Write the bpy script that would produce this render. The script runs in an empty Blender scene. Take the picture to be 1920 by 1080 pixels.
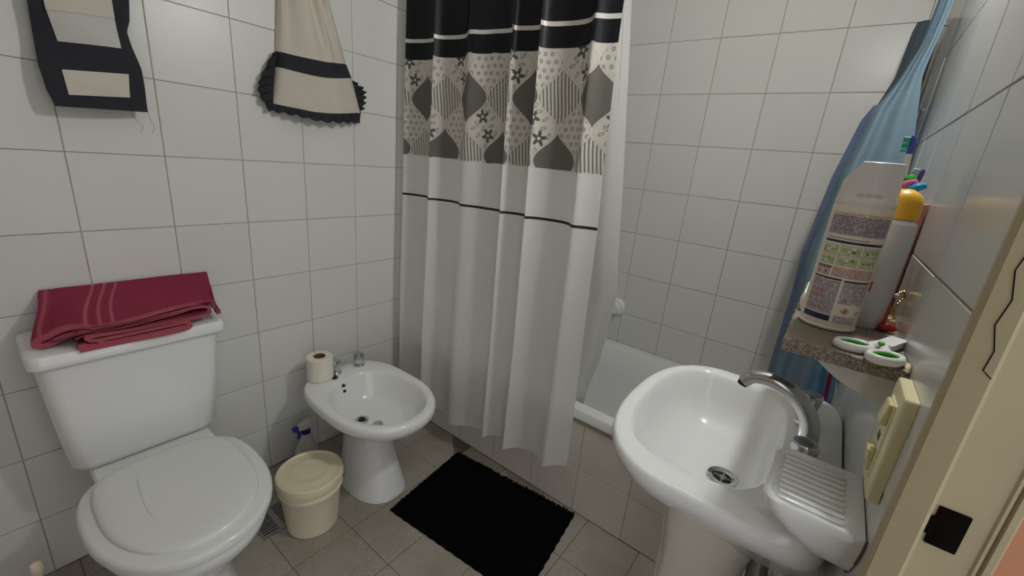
import bpy, bmesh, math, random
import numpy as np
from mathutils import Matrix, Vector

random.seed(7)
rng = np.random.default_rng(7)
scene = bpy.context.scene
COL = scene.collection
PI = math.pi

# ------------------------------------------------------------------ camera
cam_d = bpy.data.cameras.new('camera')
cam = bpy.data.objects.new('camera', cam_d)
COL.objects.link(cam)
cam_d.sensor_fit = 'HORIZONTAL'
cam_d.sensor_width = 36.0
cam_d.lens = 793.11 / 1920 * 36.0
cam_d.clip_start = 0.01
_r = Vector((0.78672057, 0.61074001, 0.08981863))
_d = Vector((0.24799379, -0.17944583, -0.95199699))
_f = Vector((-0.56530508, 0.77123008, -0.29263345))
cam.matrix_world = Matrix(((_r.x, -_d.x, -_f.x, 1.5463), (_r.y, -_d.y, -_f.y, 0.0090),
                           (_r.z, -_d.z, -_f.z, 1.2696), (0, 0, 0, 1)))
scene.camera = cam

# ------------------------------------------------------------------ world, lights, exposure
world = bpy.data.worlds.new('hallway_daylight')
scene.world = world
world.use_nodes = True
bg = world.node_tree.nodes['Background']
bg.inputs[0].default_value = (0.95, 0.97, 1.0, 1)
bg.inputs[1].default_value = 1.1

scene.view_settings.view_transform = 'Standard'
scene.view_settings.look = 'None'
scene.view_settings.exposure = 0.0
LAMP_POWER = 280.0            # radiance of the bulb of the mirror lamp (built below)
scene.view_settings.gamma = 1.0
scene.view_settings.use_curve_mapping = False

# ------------------------------------------------------------------ materials
def srgb(r, g, b):
    f = lambda c: (c / 255 / 12.92) if c / 255 <= 0.04045 else ((c / 255 + 0.055) / 1.055) ** 2.4
    return (f(r), f(g), f(b), 1.0)

def new_mat(name):
    m = bpy.data.materials.new(name)
    m.use_nodes = True
    nt = m.node_tree
    return m, nt, nt.nodes['Principled BSDF']

def mat(name, col, rough=0.5, metal=0.0, spec=0.5, bump=0.0, bscale=80.0, var=0.0, vscale=6.0, sheen=0.0,
        trans=0.0, alpha=1.0, coat=0.0, randvar=0.0, stretch=None, detail=3.0):
    m, nt, p = new_mat(name)
    N = nt.nodes.new
    p.inputs['Base Color'].default_value = col
    p.inputs['Roughness'].default_value = rough
    p.inputs['Metallic'].default_value = metal
    p.inputs['Specular IOR Level'].default_value = spec
    p.inputs['Coat Weight'].default_value = coat
    p.inputs['Coat Roughness'].default_value = 0.05
    p.inputs['Sheen Weight'].default_value = sheen
    p.inputs['Transmission Weight'].default_value = trans
    p.inputs['Alpha'].default_value = alpha
    tc = N('ShaderNodeTexCoord')
    vec = tc.outputs['Object']
    if stretch:
        mp = N('ShaderNodeMapping'); mp.inputs['Scale'].default_value = stretch
        nt.links.new(vec, mp.inputs[0]); vec = mp.outputs[0]
    src = None
    if var > 0:
        nz = N('ShaderNodeTexNoise'); nz.inputs['Scale'].default_value = vscale; nz.inputs['Detail'].default_value = 6
        nt.links.new(vec, nz.inputs['Vector'])
        mx = N('ShaderNodeMix'); mx.data_type = 'RGBA'
        mx.inputs[6].default_value = tuple(c * (1 - var) for c in col[:3]) + (1,)
        mx.inputs[7].default_value = tuple(min(1, c * (1 + var)) for c in col[:3]) + (1,)
        mr = N('ShaderNodeMapRange'); mr.inputs[1].default_value = 0.3; mr.inputs[2].default_value = 0.7
        nt.links.new(nz.outputs[0], mr.inputs[0]); nt.links.new(mr.outputs[0], mx.inputs[0])
        src = mx.outputs[2]
        nt.links.new(src, p.inputs['Base Color'])
    if randvar > 0:
        oi = N('ShaderNodeObjectInfo')
        mr2 = N('ShaderNodeMapRange'); mr2.inputs[3].default_value = 1 - randvar; mr2.inputs[4].default_value = 1 + randvar
        nt.links.new(oi.outputs['Random'], mr2.inputs[0])
        hsv = N('ShaderNodeHueSaturation')
        if src: nt.links.new(src, hsv.inputs['Color'])
        else: hsv.inputs['Color'].default_value = col
        nt.links.new(mr2.outputs[0], hsv.inputs['Value'])
        nt.links.new(hsv.outputs[0], p.inputs['Base Color'])
    if bump > 0:
        nb = N('ShaderNodeTexNoise'); nb.inputs['Scale'].default_value = bscale; nb.inputs['Detail'].default_value = detail
        nt.links.new(vec, nb.inputs['Vector'])
        b = N('ShaderNodeBump'); b.inputs['Strength'].default_value = bump; b.inputs['Distance'].default_value = 0.002
        nt.links.new(nb.outputs[0], b.inputs['Height']); nt.links.new(b.outputs[0], p.inputs['Normal'])
    return m

def mat_attr(name, rough=0.8, bump=0.0, bscale=300.0, translucent=0.0, sheen=0.0, spec=0.3):
    """colours come from the woven / printed pattern stored with the mesh"""
    m, nt, p = new_mat(name)
    N = nt.nodes.new
    at = N('ShaderNodeAttribute'); at.attribute_name = 'Col'
    nt.links.new(at.outputs['Color'], p.inputs['Base Color'])
    p.inputs['Roughness'].default_value = rough
    p.inputs['Sheen Weight'].default_value = sheen
    p.inputs['Specular IOR Level'].default_value = spec
    if bump > 0:
        tc = N('ShaderNodeTexCoord')
        nb = N('ShaderNodeTexNoise'); nb.inputs['Scale'].default_value = bscale; nb.inputs['Detail'].default_value = 3
        nt.links.new(tc.outputs['Object'], nb.inputs['Vector'])
        b = N('ShaderNodeBump'); b.inputs['Strength'].default_value = bump; b.inputs['Distance'].default_value = 0.003
        nt.links.new(nb.outputs[0], b.inputs['Height']); nt.links.new(b.outputs[0], p.inputs['Normal'])
    if translucent > 0:
        t = N('ShaderNodeBsdfTranslucent'); nt.links.new(at.outputs['Color'], t.inputs[0])
        mx = N('ShaderNodeMixShader'); mx.inputs[0].default_value = translucent
        nt.links.new(p.outputs[0], mx.inputs[1]); nt.links.new(t.outputs[0], mx.inputs[2])
        nt.links.new(mx.outputs[0], nt.nodes['Material Output'].inputs[0])
    return m

def mat_cloth(name, col, translucent=0.3, see=0.0, rough=0.8, var=0.05, bump=0.15, vscale=5.0):
    m, nt, p = new_mat(name)
    N = nt.nodes.new
    tc = N('ShaderNodeTexCoord')
    nz = N('ShaderNodeTexNoise'); nz.inputs['Scale'].default_value = vscale; nz.inputs['Detail'].default_value = 4
    nt.links.new(tc.outputs['Object'], nz.inputs['Vector'])
    mx0 = N('ShaderNodeMix'); mx0.data_type = 'RGBA'
    mx0.inputs[6].default_value = tuple(c * (1 - var) for c in col[:3]) + (1,)
    mx0.inputs[7].default_value = tuple(min(1, c * (1 + var)) for c in col[:3]) + (1,)
    nt.links.new(nz.outputs[0], mx0.inputs[0])
    nt.links.new(mx0.outputs[2], p.inputs['Base Color'])
    p.inputs['Roughness'].default_value = rough
    p.inputs['Specular IOR Level'].default_value = 0.25
    nb = N('ShaderNodeTexNoise'); nb.inputs['Scale'].default_value = 25; nb.inputs['Detail'].default_value = 5
    nt.links.new(tc.outputs['Object'], nb.inputs['Vector'])
    b = N('ShaderNodeBump'); b.inputs['Strength'].default_value = bump; b.inputs['Distance'].default_value = 0.006
    nt.links.new(nb.outputs[0], b.inputs['Height']); nt.links.new(b.outputs[0], p.inputs['Normal'])
    t = N('ShaderNodeBsdfTranslucent'); nt.links.new(mx0.outputs[2], t.inputs[0])
    mx = N('ShaderNodeMixShader'); mx.inputs[0].default_value = translucent
    nt.links.new(p.outputs[0], mx.inputs[1]); nt.links.new(t.outputs[0], mx.inputs[2])
    out = mx.outputs[0]
    if see > 0:
        tr = N('ShaderNodeBsdfTransparent')
        m2 = N('ShaderNodeMixShader'); m2.inputs[0].default_value = see
        nt.links.new(out, m2.inputs[1]); nt.links.new(tr.outputs[0], m2.inputs[2]); out = m2.outputs[0]
    nt.links.new(out, nt.nodes['Material Output'].inputs[0])
    return m

def mat_floor(name):
    m, nt, p = new_mat(name)
    N = nt.nodes.new
    tc = N('ShaderNodeTexCoord'); geo = N('ShaderNodeNewGeometry')
    n1 = N('ShaderNodeTexNoise'); n1.inputs['Scale'].default_value = 330; n1.inputs['Detail'].default_value = 2
    n2 = N('ShaderNodeTexNoise'); n2.inputs['Scale'].default_value = 5; n2.inputs['Detail'].default_value = 5
    nt.links.new(geo.outputs['Position'], n1.inputs['Vector']); nt.links.new(geo.outputs['Position'], n2.inputs['Vector'])
    r1 = N('ShaderNodeValToRGB')
    r1.color_ramp.elements[0].position = 0.33; r1.color_ramp.elements[0].color = srgb(134, 128, 119)
    r1.color_ramp.elements[1].position = 0.66; r1.color_ramp.elements[1].color = srgb(186, 180, 168)
    nt.links.new(n1.outputs[0], r1.inputs[0])
    r2 = N('ShaderNodeValToRGB')
    r2.color_ramp.elements[0].position = 0.36; r2.color_ramp.elements[0].color = (0.80, 0.78, 0.74, 1)
    r2.color_ramp.elements[1].position = 0.60; r2.color_ramp.elements[1].color = (1, 1, 1, 1)
    nt.links.new(n2.outputs[0], r2.inputs[0])
    mx = N('ShaderNodeMix'); mx.data_type = 'RGBA'; mx.blend_type = 'MULTIPLY'; mx.inputs[0].default_value = 1
    nt.links.new(r1.outputs[0], mx.inputs[6]); nt.links.new(r2.outputs[0], mx.inputs[7])
    nt.links.new(mx.outputs[2], p.inputs['Base Color'])
    p.inputs['Roughness'].default_value = 0.45
    return m

def mat_granite(name):
    m, nt, p = new_mat(name)
    N = nt.nodes.new
    tc = N('ShaderNodeTexCoord')
    n1 = N('ShaderNodeTexNoise'); n1.inputs['Scale'].default_value = 420; n1.inputs['Detail'].default_value = 5
    nt.links.new(tc.outputs['Object'], n1.inputs['Vector'])
    r = N('ShaderNodeValToRGB'); cr = r.color_ramp
    cr.elements[0].position = 0.30; cr.elements[0].color = srgb(70, 62, 53)
    cr.elements[1].position = 0.74; cr.elements[1].color = srgb(176, 166, 152)
    e = cr.elements.new(0.5); e.color = srgb(126, 114, 99)
    nt.links.new(n1.outputs[0], r.inputs[0]); nt.links.new(r.outputs[0], p.inputs['Base Color'])
    p.inputs['Roughness'].default_value = 0.5
    b = N('ShaderNodeBump'); b.inputs['Strength'].default_value = 0.4; b.inputs['Distance'].default_value = 0.001
    nt.links.new(n1.outputs[0], b.inputs['Height']); nt.links.new(b.outputs[0], p.inputs['Normal'])
    return m

M = {}
M['tile'] = mat('glazed_wall_tile', srgb(221, 221, 216), rough=0.30, spec=0.30, bump=0.05, bscale=14, randvar=0.018)
M['tile_r'] = mat('glazed_wall_tile_wavy', srgb(208, 208, 203), rough=0.23, spec=0.45, bump=0.10, bscale=16, randvar=0.018)
M['tile_dull'] = mat('dull_panel_tile', srgb(220, 214, 204), rough=0.35, spec=0.4, var=0.05, vscale=9, randvar=0.02)
M['grout'] = mat('wall_grout', srgb(164, 156, 142), rough=0.9, var=0.15, vscale=12)
M['fgrout'] = mat('floor_grout', srgb(106, 99, 88), rough=0.95, var=0.2, vscale=20)
M['floor'] = mat_floor('speckled_floor_tile')
M['plaster'] = mat('ceiling_plaster', srgb(225, 222, 214), rough=0.9)
M['orange'] = mat('orange_plaster', srgb(196, 140, 106), rough=0.9, var=0.05)
M['ceramic'] = mat('white_glazed_ceramic', srgb(236, 237, 236), rough=0.10, spec=0.5, coat=0.3)
M['ceramic2'] = mat('cream_glazed_ceramic', srgb(226, 222, 212), rough=0.14, spec=0.5, coat=0.2)
M['seat'] = mat('white_seat_plastic', srgb(224, 227, 223), rough=0.16, spec=0.5)
M['chrome'] = mat('chrome', (0.58, 0.58, 0.60, 1), rough=0.12, metal=1.0)
M['steel'] = mat('brushed_steel', (0.30, 0.29, 0.28, 1), rough=0.45, metal=0.8)
M['dark'] = mat('dark_hole', srgb(18, 17, 16), rough=0.7)
M['black_rubber'] = mat('black_rubber', srgb(25, 25, 26), rough=0.6)
M['bucket'] = mat('cream_plastic', srgb(232, 220, 197), rough=0.35, spec=0.4, var=0.03)
M['lidc'] = mat('yellowed_plastic', srgb(226, 217, 186), rough=0.4, spec=0.4, var=0.04)
M['mat_black'] = mat('black_cotton', srgb(9, 9, 12), rough=1.0, spec=0.05, bump=0.6, bscale=260)
M['paper'] = mat('tissue_paper', srgb(234, 228, 216), rough=1.0, spec=0.1, bump=0.2, bscale=200)
M['card'] = mat('cardboard_core', srgb(120, 84, 58), rough=0.9)
M['black_cloth'] = mat_cloth('black_fabric', srgb(42, 43, 49), translucent=0.02, var=0.15, bump=0.1)
M['cream_cloth'] = mat_cloth('cream_fabric', srgb(214, 207, 194), translucent=0.1, var=0.09, bump=0.2, vscale=7)
M['white_cloth'] = mat_cloth('grey_white_fabric', srgb(206, 205, 200), translucent=0.1, var=0.06, bump=0.15)
M['cur_black'] = mat_cloth('black_satin', srgb(19, 20, 27), translucent=0.03, var=0.15, bump=0.05, rough=0.5)
M['cur_ribbon'] = mat('silver_ribbon', srgb(205, 200, 196), rough=0.35, spec=0.6)
M['cur_white'] = mat_cloth('white_voile', srgb(248, 247, 245), translucent=0.45, see=0.05, var=0.02, bump=0.08)
M['cur_print'] = mat_attr('printed_voile', rough=0.75, translucent=0.3)
M['cur_line'] = mat('black_ribbon', srgb(20, 20, 24), rough=0.6)
M['liner'] = mat_cloth('frosted_vinyl', srgb(228, 228, 224), translucent=0.4, see=0.12, rough=0.3, var=0.02, bump=0.05)
M['towel_red'] = mat_attr('maroon_terry', rough=1.0, bump=0.9, bscale=420, spec=0.0)
M['towel_grey'] = mat_cloth('greyblue_cotton', srgb(110, 131, 144), translucent=0.08, var=0.14, bump=0.25, vscale=4)
M['towel_dark'] = mat_cloth('dark_slate_cotton', srgb(76, 88, 96), translucent=0.02, var=0.15, bump=0.25)
M['towel_blue'] = mat('blue_terry', srgb(60, 92, 136), rough=1.0, spec=0.05, bump=0.9, bscale=350, var=0.2, vscale=18, sheen=0.3)
M['towel_blue2'] = mat('bright_blue_terry', srgb(88, 128, 162), rough=1.0, spec=0.05, bump=0.8, bscale=350, var=0.15, vscale=14)
M['red_stripe'] = mat('red_woven_stripe', srgb(176, 44, 74), rough=0.95, spec=0.05)
M['granite'] = mat_granite('rough_granite')
M['can'] = mat('ivory_lacquer', srgb(226, 219, 200), rough=0.3, spec=0.5)
M['label'] = mat_attr('printed_label', rough=0.35, spec=0.5)
M['clear_cap'] = mat('milky_clear_plastic', srgb(238, 234, 232), rough=0.22, trans=0.25, spec=0.5)
M['bottle'] = mat('white_bottle_plastic', srgb(214, 216, 220), rough=0.35, spec=0.5)
M['yellow'] = mat('amber_plastic', srgb(238, 182, 52), rough=0.3, spec=0.5)
M['pinkbox'] = mat('pink_card', srgb(206, 140, 122), rough=0.6, var=0.08, vscale=40)
M['green'] = mat('green_rubber', srgb(52, 168, 34), rough=0.45)
M['white_pl'] = mat('white_plastic', srgb(232, 230, 230), rough=0.3, spec=0.5)
M['red_pl'] = mat('red_plastic', srgb(178, 32, 44), rough=0.3)
M['orange_pl'] = mat('orange_red_plastic', srgb(196, 74, 46), rough=0.4)
M['gold'] = mat('gold_metal', srgb(214, 176, 96), rough=0.25, metal=1.0)
M['cream_pl'] = mat('cream_plastic_scrap', srgb(214, 200, 164), rough=0.5)
M['switch'] = mat('ivory_plastic', srgb(226, 218, 176), rough=0.35, spec=0.5, var=0.02)
M['switch_d'] = mat('aged_ivory_plastic', srgb(208, 196, 148), rough=0.4)
M['frame'] = mat('beige_enamel', srgb(176, 163, 132), rough=0.5, spec=0.35, var=0.07, vscale=5)
M['strike'] = mat('dark_rusted_iron', srgb(14, 9, 8), rough=0.9, spec=0.08, var=0.3, vscale=60)
M['blue_pl'] = mat('blue_plastic', srgb(38, 48, 170), rough=0.35)
M['navy_pl'] = mat('navy_plastic', srgb(24, 26, 92), rough=0.35)
M['hazy'] = mat('hazy_plastic', srgb(196, 190, 184), rough=0.35, spec=0.4)
M['blue_label'] = mat('blue_label', srgb(70, 84, 140), rough=0.5)
M['purple_pl'] = mat('purple_plastic', srgb(112, 72, 168), rough=0.3)
M['indigo_pl'] = mat('indigo_plastic', srgb(74, 78, 190), rough=0.3)
M['teal_b'] = mat('teal_bristles', srgb(70, 196, 160), rough=0.7)
M['pale_b'] = mat('pale_blue_bristles', srgb(180, 208, 216), rough=0.7)
M['pink_pl'] = mat('pink_plastic', srgb(226, 104, 172), rough=0.35)
M['cyan_pl'] = mat('cyan_plastic', srgb(24, 148, 200), rough=0.35)
M['pipe'] = mat('grey_hose', srgb(140, 138, 134), rough=0.35, metal=0.5)
M['yellow_tape'] = mat('olive_plastic', srgb(170, 160, 70), rough=0.5)
M['thread'] = mat('grey_thread', srgb(110, 105, 98), rough=0.9)

# ------------------------------------------------------------------ mesh helpers
WL = {}     # world position of an object's origin

def tag(o, label=None, cat=None, group=None, kind=None):
    if label: o['label'] = label
    if cat: o['category'] = cat
    if group: o['group'] = group
    if kind: o['kind'] = kind
    return o

def thing(name, loc, label, cat, group=None):
    o = bpy.data.objects.new(name, None)
    o.empty_display_size = 0.05
    o.location = loc
    COL.objects.link(o)
    WL[o] = Vector(loc)
    return tag(o, label, cat, group)

def obj(name, vf, material, parent=None, origin=None, smooth=35, col=None, recalc=True, double=False):
    """vf = (verts, faces) in world metres; becomes ONE mesh object (child of parent)"""
    v, f = vf
    if parent is not None: off = WL[parent]
    elif origin is not None: off = Vector(origin)
    else: off = Vector((0, 0, 0))
    va = np.asarray(v, float) - np.array(off)
    me = bpy.data.meshes.new(name)
    me.from_pydata(va.tolist(), [], [tuple(int(i) for i in q) for q in f])
    if recalc:
        bm = bmesh.new(); bm.from_mesh(me)
        bmesh.ops.recalc_face_normals(bm, faces=bm.faces)
        bm.to_mesh(me); bm.free()
    if smooth:
        me.polygons.foreach_set('use_smooth', [True] * len(me.polygons))
        me.set_sharp_from_angle(angle=math.radians(smooth))
    if col is not None:
        a = me.color_attributes.new('Col', 'FLOAT_COLOR', 'POINT')
        c = np.ones((len(va), 4)); c[:, :3] = col
        a.data.foreach_set('color', c.ravel())
    me.materials.append(M[material] if isinstance(material, str) else material)
    o = bpy.data.objects.new(name, me)
    COL.objects.link(o)
    if parent is not None:
        o.parent = parent
    else:
        o.location = off
    WL[o] = Vector(off)
    return o

def join(*parts):
    V, F = [], []
    for v, f in parts:
        n = len(V)
        V += [tuple(p) for p in v]
        F += [tuple(i + n for i in q) for q in f]
    return V, F

def box(x0, x1, y0, y1, z0, z1):
    v = [(x, y, z) for z in (z0, z1) for y in (y0, y1) for x in (x0, x1)]
    f = [(0, 2, 3, 1), (4, 5, 7, 6), (0, 1, 5, 4), (2, 6, 7, 3), (0, 4, 6, 2), (1, 3, 7, 5)]
    return v, f

def loft(rings, cap0=True, cap1=True, closed=True):
    n = len(rings[0]); V = []; F = []
    for r in rings: V += [tuple(p) for p in r]
    for i in range(len(rings) - 1):
        for j in range(n if closed else n - 1):
            k = (j + 1) % n
            F.append((i * n + j, i * n + k, (i + 1) * n + k, (i + 1) * n + j))
    if cap0: F.append(tuple(range(n))[::-1])
    if cap1: F.append(tuple((len(rings) - 1) * n + j for j in range(n)))
    return V, F

def sup(cx, cy, a, b, z, n=2.0, N=64, a2=None, n2=None):
    """superellipse ring; a/n for the +x half, a2/n2 for the -x half"""
    out = []
    for i in range(N):
        t = 2 * PI * i / N
        c, s = math.cos(t), math.sin(t)
        aa = a if c >= 0 else (a2 or a); nn = n if c >= 0 else (n2 or n)
        out.append((cx + aa * math.copysign(abs(c) ** (2 / nn), c), cy + b * math.copysign(abs(s) ** (2 / nn), s), z))
    return out

def lathe(cx, cy, prof, N=40, cap0=True, cap1=True):
    return loft([[(cx + r * math.cos(2 * PI * i / N), cy + r * math.sin(2 * PI * i / N), z) for i in range(N)] for r, z in prof], cap0, cap1)

def rrect(x0, x1, y0, y1, z, r, k=6):
    out = []
    for cx, cy, a0 in ((x1 - r, y1 - r, 0), (x0 + r, y1 - r, 90), (x0 + r, y0 + r, 180), (x1 - r, y0 + r, 270)):
        for i in range(k + 1):
            a = math.radians(a0 + 90 * i / k)
            out.append((cx + r * math.cos(a), cy + r * math.sin(a), z))
    return out

def rbox(x0, x1, y0, y1, z0, z1, r, e=0.003, k=6):
    e = min(e, r * 0.95)
    return loft([rrect(x0 + e, x1 - e, y0 + e, y1 - e, z0, r - e * 0.9, k), rrect(x0, x1, y0, y1, z0 + e, r, k),
                 rrect(x0, x1, y0, y1, z1 - e, r, k), rrect(x0 + e * .4, x1 - e * .4, y0 + e * .4, y1 - e * .4, z1 - e * .3, r, k),
                 rrect(x0 + e, x1 - e, y0 + e, y1 - e, z1, r - e * 0.9, k)])

def smooth_path(pts, sub=6):
    P = [Vector(p) for p in pts]
    out = []
    for i in range(len(P) - 1):
        p0 = P[max(i - 1, 0)]; p1 = P[i]; p2 = P[i + 1]; p3 = P[min(i + 2, len(P) - 1)]
        for s in range(sub):
            t = s / sub
            out.append(0.5 * ((2 * p1) + (p2 - p0) * t + (2 * p0 - 5 * p1 + 4 * p2 - p3) * t * t + (3 * p1 - p0 - 3 * p2 + p3) * t ** 3))
    out.append(P[-1])
    return out

def tube(path, r, N=12, caps=True):
    P = [Vector(p) for p in path]
    R = r if isinstance(r, (list, tuple)) else [r] * len(P)
    if len(R) != len(P):
        R = list(np.interp(np.linspace(0, 1, len(P)), np.linspace(0, 1, len(R)), R))
    rings = []; up = None
    for i, p in enumerate(P):
        t = (P[min(i + 1, len(P) - 1)] - P[max(i - 1, 0)]).normalized()
        if up is None:
            up = Vector((0, 0, 1)) if abs(t.z) < 0.9 else Vector((1, 0, 0))
        u = (up - t * up.dot(t)).normalized(); w = t.cross(u); up = u
        rings.append([p + (u * math.cos(2 * PI * k / N) + w * math.sin(2 * PI * k / N)) * R[i] for k in range(N)])
    return loft(rings, caps, caps)

def grid(nu, nv, fn):
    V = [fn(i / (nu - 1), j / (nv - 1)) for j in range(nv) for i in range(nu)]
    F = [(j * nu + i, j * nu + i + 1, (j + 1) * nu + i + 1, (j + 1) * nu + i) for j in range(nv - 1) for i in range(nu - 1)]
    return V, F

def np_grid(P):
    """P: (nv, nu, 3) array -> verts, faces"""
    nv, nu, _ = P.shape
    idx = np.arange(nv * nu).reshape(nv, nu)
    F = np.stack([idx[:-1, :-1], idx[:-1, 1:], idx[1:, 1:], idx[1:, :-1]], -1).reshape(-1, 4)
    return P.reshape(-1, 3), F

def np_slab(P, d):
    """cloth sheet P (nv,nu,3) given thickness: copy offset by d (vector), edges closed"""
    nv, nu, _ = P.shape
    Q = P + np.asarray(d)
    V = np.concatenate([P.reshape(-1, 3), Q.reshape(-1, 3)])
    idx = np.arange(nv * nu).reshape(nv, nu); o = nv * nu
    F = [np.stack([idx[:-1, :-1], idx[:-1, 1:], idx[1:, 1:], idx[1:, :-1]], -1).reshape(-1, 4)]
    F.append(F[0][:, ::-1] + o)
    per = np.concatenate([idx[0, :], idx[1:, -1], idx[-1, -2::-1], idx[-2:0:-1, 0]])
    nx = np.roll(per, -1)
    F.append(np.stack([per, nx, nx + o, per + o], -1))
    return V, np.concatenate(F)

# ------------------------------------------------------------------ the setting
XR, YW, YT = 1.65, 1.944, 1.253
ZC = 2.40
YF = -0.72
def struct(name, vf, m, parent=None, smooth=0):
    o = obj(name, vf, m, parent, smooth=smooth)
    if parent is None: o['kind'] = 'structure'
    return o

G = 0.0014          # grout recess
floor = struct('floor', box(-0.1, 2.9, YF - 0.1, YW + 0.1, -0.1, -G), 'fgrout')
wall_left = struct('wall_left', box(-0.1, -G, YF - 0.1, YW + 0.1, 0, ZC), 'grout')
wall_back = struct('wall_back', box(-0.1, XR + 0.1, YW + G, YW + 0.1, 0, ZC), 'grout')
DY0, DY1 = -0.35, 0.480     # door opening in the right wall
wall_right = struct('wall_right', join(box(XR + G, XR + 0.05, DY1, YW + 0.1, 0, ZC), box(XR + G, XR + 0.05, YF - 0.1, DY0, 0, ZC),
                                       box(XR + G, XR + 0.05, DY0, DY1, 2.03, ZC)), 'grout')
wall_front = struct('wall_front', box(-0.1, XR + 0.1, YF - 0.1, YF, 0, ZC), 'tile_dull')
ceiling = struct('ceiling', box(-0.1, XR + 0.1, YF - 0.1, YW + 0.1, ZC, ZC + 0.08), 'plaster')
wall_hall = struct('wall_hall', box(1.745, 2.9, 0.60, 0.66, 0, ZC), 'orange')

_tiles = {}
def tile_mesh(w, h, g=0.0011, t=0.006, c=0.0009):
    key = (round(w, 4), round(h, 4))
    if key in _tiles: return _tiles[key]
    a, b = w - g, h - g
    v = [(g, g, -t), (a, g, -t), (a, b, -t), (g, b, -t), (g, g, -c), (a, g, -c), (a, b, -c), (g, b, -c),
         (g + c, g + c, 0), (a - c, g + c, 0), (a - c, b - c, 0), (g + c, b - c, 0)]
    f = [(8, 9, 10, 11), (0, 1, 5, 4), (1, 2, 6, 5), (2, 3, 7, 6), (3, 0, 4, 7), (4, 5, 9, 8), (5, 6, 10, 9), (6, 7, 11, 10), (7, 4, 8, 11)]
    me = bpy.data.meshes.new('tile'); me.from_pydata(v, [], f)
    _tiles[key] = me
    return me

def cuts(lo, hi, off, p=0.2):
    k = math.ceil((lo - off) / p + 1e-6); out = [lo]
    while off + k * p < hi - 1e-6:
        if off + k * p - lo > 0.004: out.append(off + k * p)
        k += 1
    if hi - out[-1] < 0.004: out[-1] = hi
    else: out.append(hi)
    return out

def tile_wall(parent, us, vs, frame, m, tilt=0.0012, skip=None):
    """frame(u, v) -> (origin, U, V, N)"""
    for i in range(len(us) - 1):
        for j in range(len(vs) - 1):
            w, h = us[i + 1] - us[i], vs[j + 1] - vs[j]
            if skip and skip(us[i], us[i + 1], vs[j], vs[j + 1]): continue
            o_, U, V, Nn = frame(us[i], vs[j])
            me = tile_mesh(w, h)
            if not me.materials: me.materials.append(None)
            o = bpy.data.objects.new('tile', me)
            COL.objects.link(o); o.parent = parent
            o.material_slots[0].link = 'OBJECT'; o.material_slots[0].material = M[m]
            R = Matrix((U, V, Nn)).transposed().to_4x4()
            T = Matrix.Translation(Vector(o_) + Vector(Nn) * random.uniform(-0.0003, 0.0003))
            wob = Matrix.Rotation(random.gauss(0, tilt), 4, 'X') @ Matrix.Rotation(random.gauss(0, tilt), 4, 'Y')
            o.matrix_basis = T @ R @ wob

zrows = cuts(0.0, ZC, -0.015)
X, Y, Z = Vector((1, 0, 0)), Vector((0, 1, 0)), Vector((0, 0, 1))
tile_wall(wall_left, cuts(YF, YW, 0.0), zrows, lambda u, v: ((0, u, v), Y, Z, X), 'tile')
tile_wall(wall_back, cuts(0.0, XR, 0.016), [z for z in zrows if z > 0.3], lambda u, v: ((u, YW, v), X, Z, -Y), 'tile')
def fr_right(u, v): return ((XR, -u, v), -Y, Z, -X)
ur = [-q for q in cuts(0.4735, YW, 0.08)][::-1]
tile_wall(wall_right, ur, zrows, fr_right, 'tile_r')
tile_wall(floor, cuts(0.0, XR, 0.09), cuts(YF, YT, 0.05), lambda u, v: ((u, v, 0), X, Y, Z), 'floor', tilt=0.002,
          skip=lambda a, b, c, d: False)

# tub built against the back wall: tiled front panel (structure)
tub_panel = struct('wall_tub_panel', box(0.0, XR, YT + G, YT + 0.04, 0, 0.39), 'grout')
tile_wall(tub_panel, cuts(0.0, XR, 0.016), [0.0, 0.19, 0.372], lambda u, v: ((u, YT, v), X, Z, -Y), 'tile_dull', tilt=0.003)

# door frame
def prism(pts, z0, z1):
    n = len(pts)
    V = [(x, y, z0) for x, y in pts] + [(x, y, z1) for x, y in pts]
    F = [tuple(range(n))[::-1], tuple(range(n, 2 * n))] + [(i, (i + 1) % n, n + (i + 1) % n, n + i) for i in range(n)]
    return V, F
jamb = [(1.6465, 0.474), (1.645, 0.466), (1.648, 0.461), (1.6655, 0.4565), (1.6675, 0.4575), (1.669, 0.461), (1.6695, 0.470), (1.6715, 0.474),
        (1.706, 0.474), (1.7075, 0.472), (1.7095, 0.472), (1.711, 0.476), (1.7125, 0.472), (1.7165, 0.472), (1.719, 0.476), (1.719, 0.520), (1.702, 0.520), (1.702, 0.478), (1.6465, 0.478)]
def ramb(pts): return [(x, DY0 + DY1 - y) for x, y in pts][::-1]
dframe = struct('door_1', prism(jamb, 0, 2.03), 'frame', smooth=25)
dframe2 = struct('door_1_hinge_side', prism(ramb(jamb), 0, 2.03), 'frame', smooth=25)
dframe2.name = 'door_2'
dhead = struct('trim_1', box(1.646, 1.719, DY0, DY1, 2.0, 2.03), 'frame')
crack = obj('paint_crack', tube([(1.6655, 0.4563, 1.145), (1.6600, 0.4573, 1.150), (1.6610, 0.4570, 1.166), (1.6560, 0.4583, 1.185),
                                 (1.6585, 0.4577, 1.205), (1.6540, 0.4588, 1.226), (1.6560, 0.4582, 1.240), (1.6520, 0.4592, 1.270)], 0.00035, 6), 'strike', dframe)
strike = obj('strike_plate', join(rbox(1.6745, 1.6945, 0.4716, 0.4744, 0.984, 1.022, 0.001, 0.0005, 2),
                                  rbox(1.6700, 1.6760, 0.4712, 0.4742, 0.993, 1.011, 0.001, 0.0005, 2),
                                  rbox(1.6690, 1.6715, 0.4690, 0.4735, 0.997, 1.001, 0.001, 0.0004, 2)), 'strike', dframe)
strike['label'] = 'dark rusty strike plate'

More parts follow.
